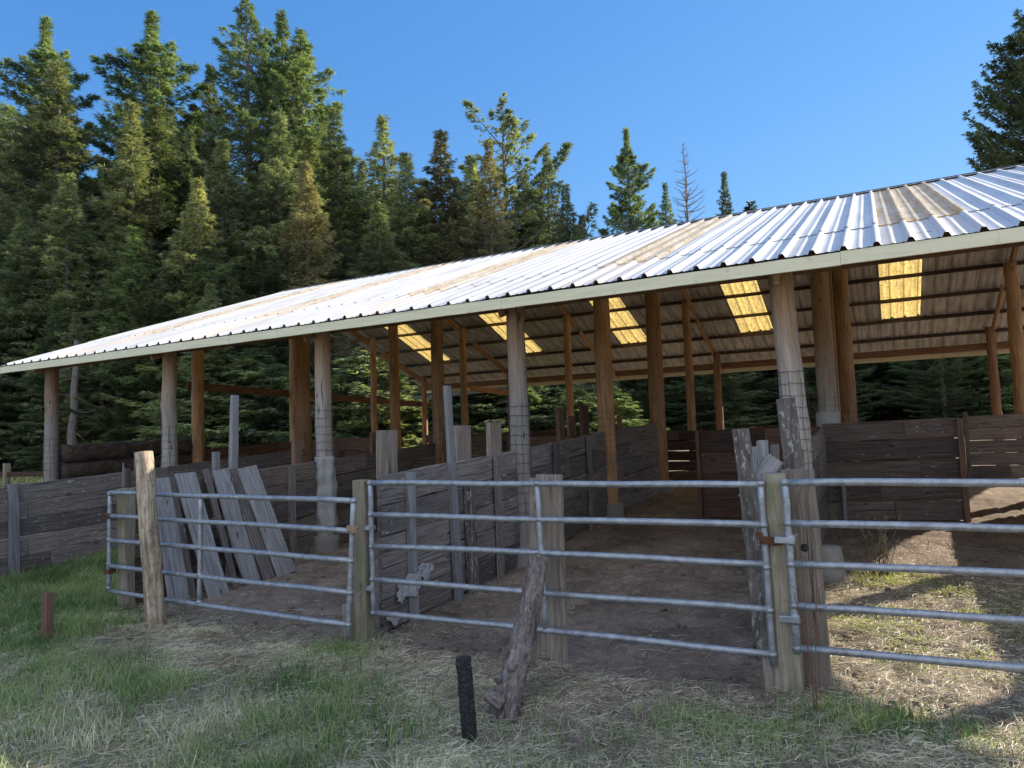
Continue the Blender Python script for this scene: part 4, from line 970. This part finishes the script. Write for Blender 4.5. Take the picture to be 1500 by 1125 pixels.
# ------------------------------------------------------------ grass, straw, weeds
def scatter(dens_fn, n, x0, x1, y0, y1, r):
    x = r.uniform(x0, x1, n); y = r.uniform(y0, y1, n); k = r.random(n) < dens_fn(x, y); return x[k], y[k]
def grass_mesh(name, x, y, hgt, wd, mat, r, lean=.45):
    n = len(x); z = ground_z(x, y) - .008; az = r.uniform(0, 6.283, n); h = hgt * r.uniform(.4, 1.3, n) * (.55 + 1.0 * fbm(x, y, 2.6, 2, 61)); w_ = wd * r.uniform(.7, 1.3, n)
    l = np.stack([np.cos(az), np.sin(az)], 1); ln = r.uniform(.1, 1, n) * lean; fa = r.uniform(0, 3.14, n); sx, sy = np.cos(fa) * w_ / 2, np.sin(fa) * w_ / 2
    def ring(f, hz, wf):
        cx = x + l[:, 0] * h * ln * f; cy = y + l[:, 1] * h * ln * f; cz = z + h * hz
        return np.stack([cx - sx * wf, cy - sy * wf, cz], 1), np.stack([cx + sx * wf, cy + sy * wf, cz], 1)
    a, b = ring(0, 0, 1); c, d = ring(.35, .55, .85); e, f = ring(1.1, .95, .12)
    V = np.stack([a, b, c, d, e, f], 1).reshape(-1, 3); i = np.arange(n)[:, None] * 6
    F = np.concatenate([i + [0, 1, 3, 2], i + [2, 3, 5, 4]], 1).reshape(-1, 4)
    t = np.clip(fbm(x, y, 1.7, 3, 44) * 1.5 - .3 + r.normal(0, .3, n), 0, 1)
    return link(name, build_np(name, V, F, np.repeat(t, 2), mat))
def straw_mesh(name, x, y, ln, wd, mat, r, lift=.03):
    n = len(x); z = ground_z(x, y) + r.random(n) ** 2 * lift + .004; az = r.uniform(0, 6.283, n); L = ln * r.uniform(.3, 1.4, n); cv = r.normal(0, .7, n); rs = r.normal(.05, .22, n); K = 4
    w_ = wd * r.uniform(.6, 1.3, n); V = []; cx, cy, cz = x.copy(), y.copy(), z.copy()
    for k in range(K + 1):
        a = az + cv * (k / K - .5) * 2
        wf = 1 if k < K else .3; tz = r.uniform(.0, .8, n)
        V.append(np.stack([cx - np.sin(a) * w_ / 2 * wf, cy + np.cos(a) * w_ / 2 * wf, cz + w_ * tz * .5], 1)); V.append(np.stack([cx + np.sin(a) * w_ / 2 * wf, cy - np.cos(a) * w_ / 2 * wf, cz - w_ * tz * .5], 1))
        cx = cx + np.cos(a) * L / K; cy = cy + np.sin(a) * L / K; cz = np.maximum(cz + rs * L / K * (1.2 - 2.0 * k / K), ground_z(cx, cy) + .004)
    V = np.stack(V, 1).reshape(-1, 3); i = np.arange(n)[:, None] * (2 * (K + 1))
    F = np.concatenate([i + [2 * k, 2 * k + 1, 2 * k + 3, 2 * k + 2] for k in range(K)], 1).reshape(-1, 4)
    t = np.clip(fbm(x, y, 2.2, 3, 54) * 1.4 - .2 + r.normal(0, .25, n), 0, 1)
    return link(name, build_np(name, V, F, np.repeat(t, K), mat))
rg = np.random.default_rng(3)
x, y = scatter(green_d, 400000, -12, 2.2, 1.7, 8.4, rg)
tag(grass_mesh('grass', x, y, .115, .0062, L_GRASS, rg, .8), 'short green grass in the yard in front of the pens', 'grass', kind='stuff')
x, y = scatter(lambda a, b: straw_d(a, b), 420000, -10, 3.2, 1.7, 9, rg)
tag(straw_mesh('dry_straw', x, y, .105, .0028, L_STRAW, rg, .04), 'pale dry straw matted over the yard in front of the gates', 'straw', kind='stuff')
# dry standing tufts at the near edge
def tuft_d(a, b): return sstep(.5, .66, fbm(a, b, 2.4, 3, 71)) * (1 - sstep(3.7, 4.1, b)) * sstep(-6.2, -5.2, a)
x, y = scatter(tuft_d, 34000, -8, 2, 1.7, 4.1, rg)
tag(grass_mesh('dry_grass', x, y, .12, .0045, L_STRAW, rg, .8), 'dry yellow standing grass along the near edge of the yard', 'dry grass', kind='stuff')
def weed_d(a, b): return sstep(.42, .6, fbm(a, b, 2.2, 3, 81)) * sstep(-.75, -.3, a) * (1 - sstep(1.6, 2.3, a)) * sstep(5.9, 6.6, b) * (1 - sstep(8.8, 9.6, b))
x, y = scatter(weed_d, 60000, -1, 3, 5.5, 10, rg)
tag(grass_mesh('yellow_weeds', x, y, .035, .009, L_WEED, rg, 1.2), 'low yellow green weeds in the sunny patch of the right pen', 'weeds', kind='stuff')
# field grass beyond the left end of the barn
x, y = scatter(lambda a, b: np.full(a.shape, .9), 26000, -40, -16.8, 6, 30, rg)
tag(grass_mesh('field_grass', x, y, .16, .03, L_WEED, rg, .8), 'dry bright field grass beyond the left end of the barn', 'grass', kind='stuff')
# tall dead weed stalks by the knot-hole post
r = empty('dead_weed', (-.52, 5.1, 0), 'thin reddish dead weed stalks in front of the knot-hole post', 'weed')
for k in range(4):
    m = MB(); bx = -.52 + random.uniform(-.02, .02); q = np.array([bx, 5.08, .0]); d = np.array([random.uniform(-.10, .03), .02, 1.]); pts = [q]
    for j in range(7): d = d + np.array([random.uniform(-.06, .06), 0, 0]); pts.append(pts[-1] + d / np.linalg.norm(d) * (.15 - .02 * k))
    m.tube(pts, .003, 5)
    for j in (4, 5, 6): m.tube([pts[j], pts[j] + np.array([random.uniform(-.12, .1), 0, .06])], .0018, 4)
    m.build('stalk', simple('dead_stalk', (.14, .065, .04), .9), r)
# leafy weed at the foot of the wall in the right pen
r = empty('leafy_weed', (-.2, 8.9, G(8.9)), 'spindly dry weed beside the concrete footing in the right pen', 'weed')
m = MB()
for k in range(26):
    a = random.random() * 6.28; L = random.uniform(.3, .8); q = np.array([-.2 + random.gauss(0, .08), 8.9 + random.gauss(0, .05), G(8.9)]); e = np.array([math.cos(a) * .35, math.sin(a) * .2, 1])
    pts = [q, q + e * L * .5, q + e * L]; m.tube(pts, [.004, .003, .002], 4)
    for j in range(5): c = q + e * L * random.uniform(.4, 1); m.beam(c, c + np.array([random.uniform(-.03, .03), 0, random.uniform(-.01, .03)]), .02, .003, seg=1, jit=0, ch=.001)
m.build('stems', simple('dry_weed', (.10, .08, .045), .9), r)
fence('plank divider on the far side of the right pen, just beyond the right edge', (2.6, 7.9), (2.6, 14.3), 1.6, 5, W_FENCE, [(2.66, 10.5, 1.6, .12, .06)])

# loose twigs and stalks lying about the yard
m = MB()
for k in range(150):
    x_, y_ = random.uniform(-8.5, 1.5), random.uniform(3.0, 6.2); a = random.random() * 6.28; L = random.uniform(.08, .42); z_ = float(ground_z(x_, y_)) + .02
    pts = [np.array([x_ + math.cos(a + .25 * j * math.sin(k)) * L * j / 4, y_ + math.sin(a + .25 * j * math.sin(k)) * L * j / 4, z_ + random.uniform(0, .02)]) for j in range(5)]
    m.tube(pts, [.0045, .004, .0035, .003, .002], 5)
o = m.build('loose_twigs', W_PALE); tag(o, 'pale loose twigs and stalks scattered over the yard', 'twigs', kind='stuff')
m = MB()
for k in range(420):
    x_, y_ = random.uniform(-8.2, 1.8), random.gauss(4.95, .35) if k % 3 else random.uniform(4, 9); r_ = random.uniform(.008, .03); z_ = float(ground_z(x_, y_))
    m.log((x_ - r_, y_, z_), (x_ + r_, y_ + random.uniform(-r_, r_), z_ + r_ * .5), r_, r_ * .5, 7, 2, .5, False, smooth=True)
o = m.build('dirt_clods', simple('dirt_clod', (.13, .10, .08), 1, 0, .4, 40)); tag(o, 'small clods of dry dirt and dung scattered before the gates', 'clods', kind='stuff')

x, y = scatter(lambda a, b: np.clip((1 - sstep(5.0, 6.0, b)) * (.35 + .8 * sstep(.4, .6, fbm(a, b, 3.1, 3, 91))) + .5 * sstep(-.9, -.5, a) * (b < 11), 0, 1), 300000, -10, 3, 1.8, 11, rg)
tag(straw_mesh('dry_litter', x, y, .032, .004, L_LITTER, rg, .012), 'short brown and grey chaff lying over the soil of the yard', 'chaff', kind='stuff')
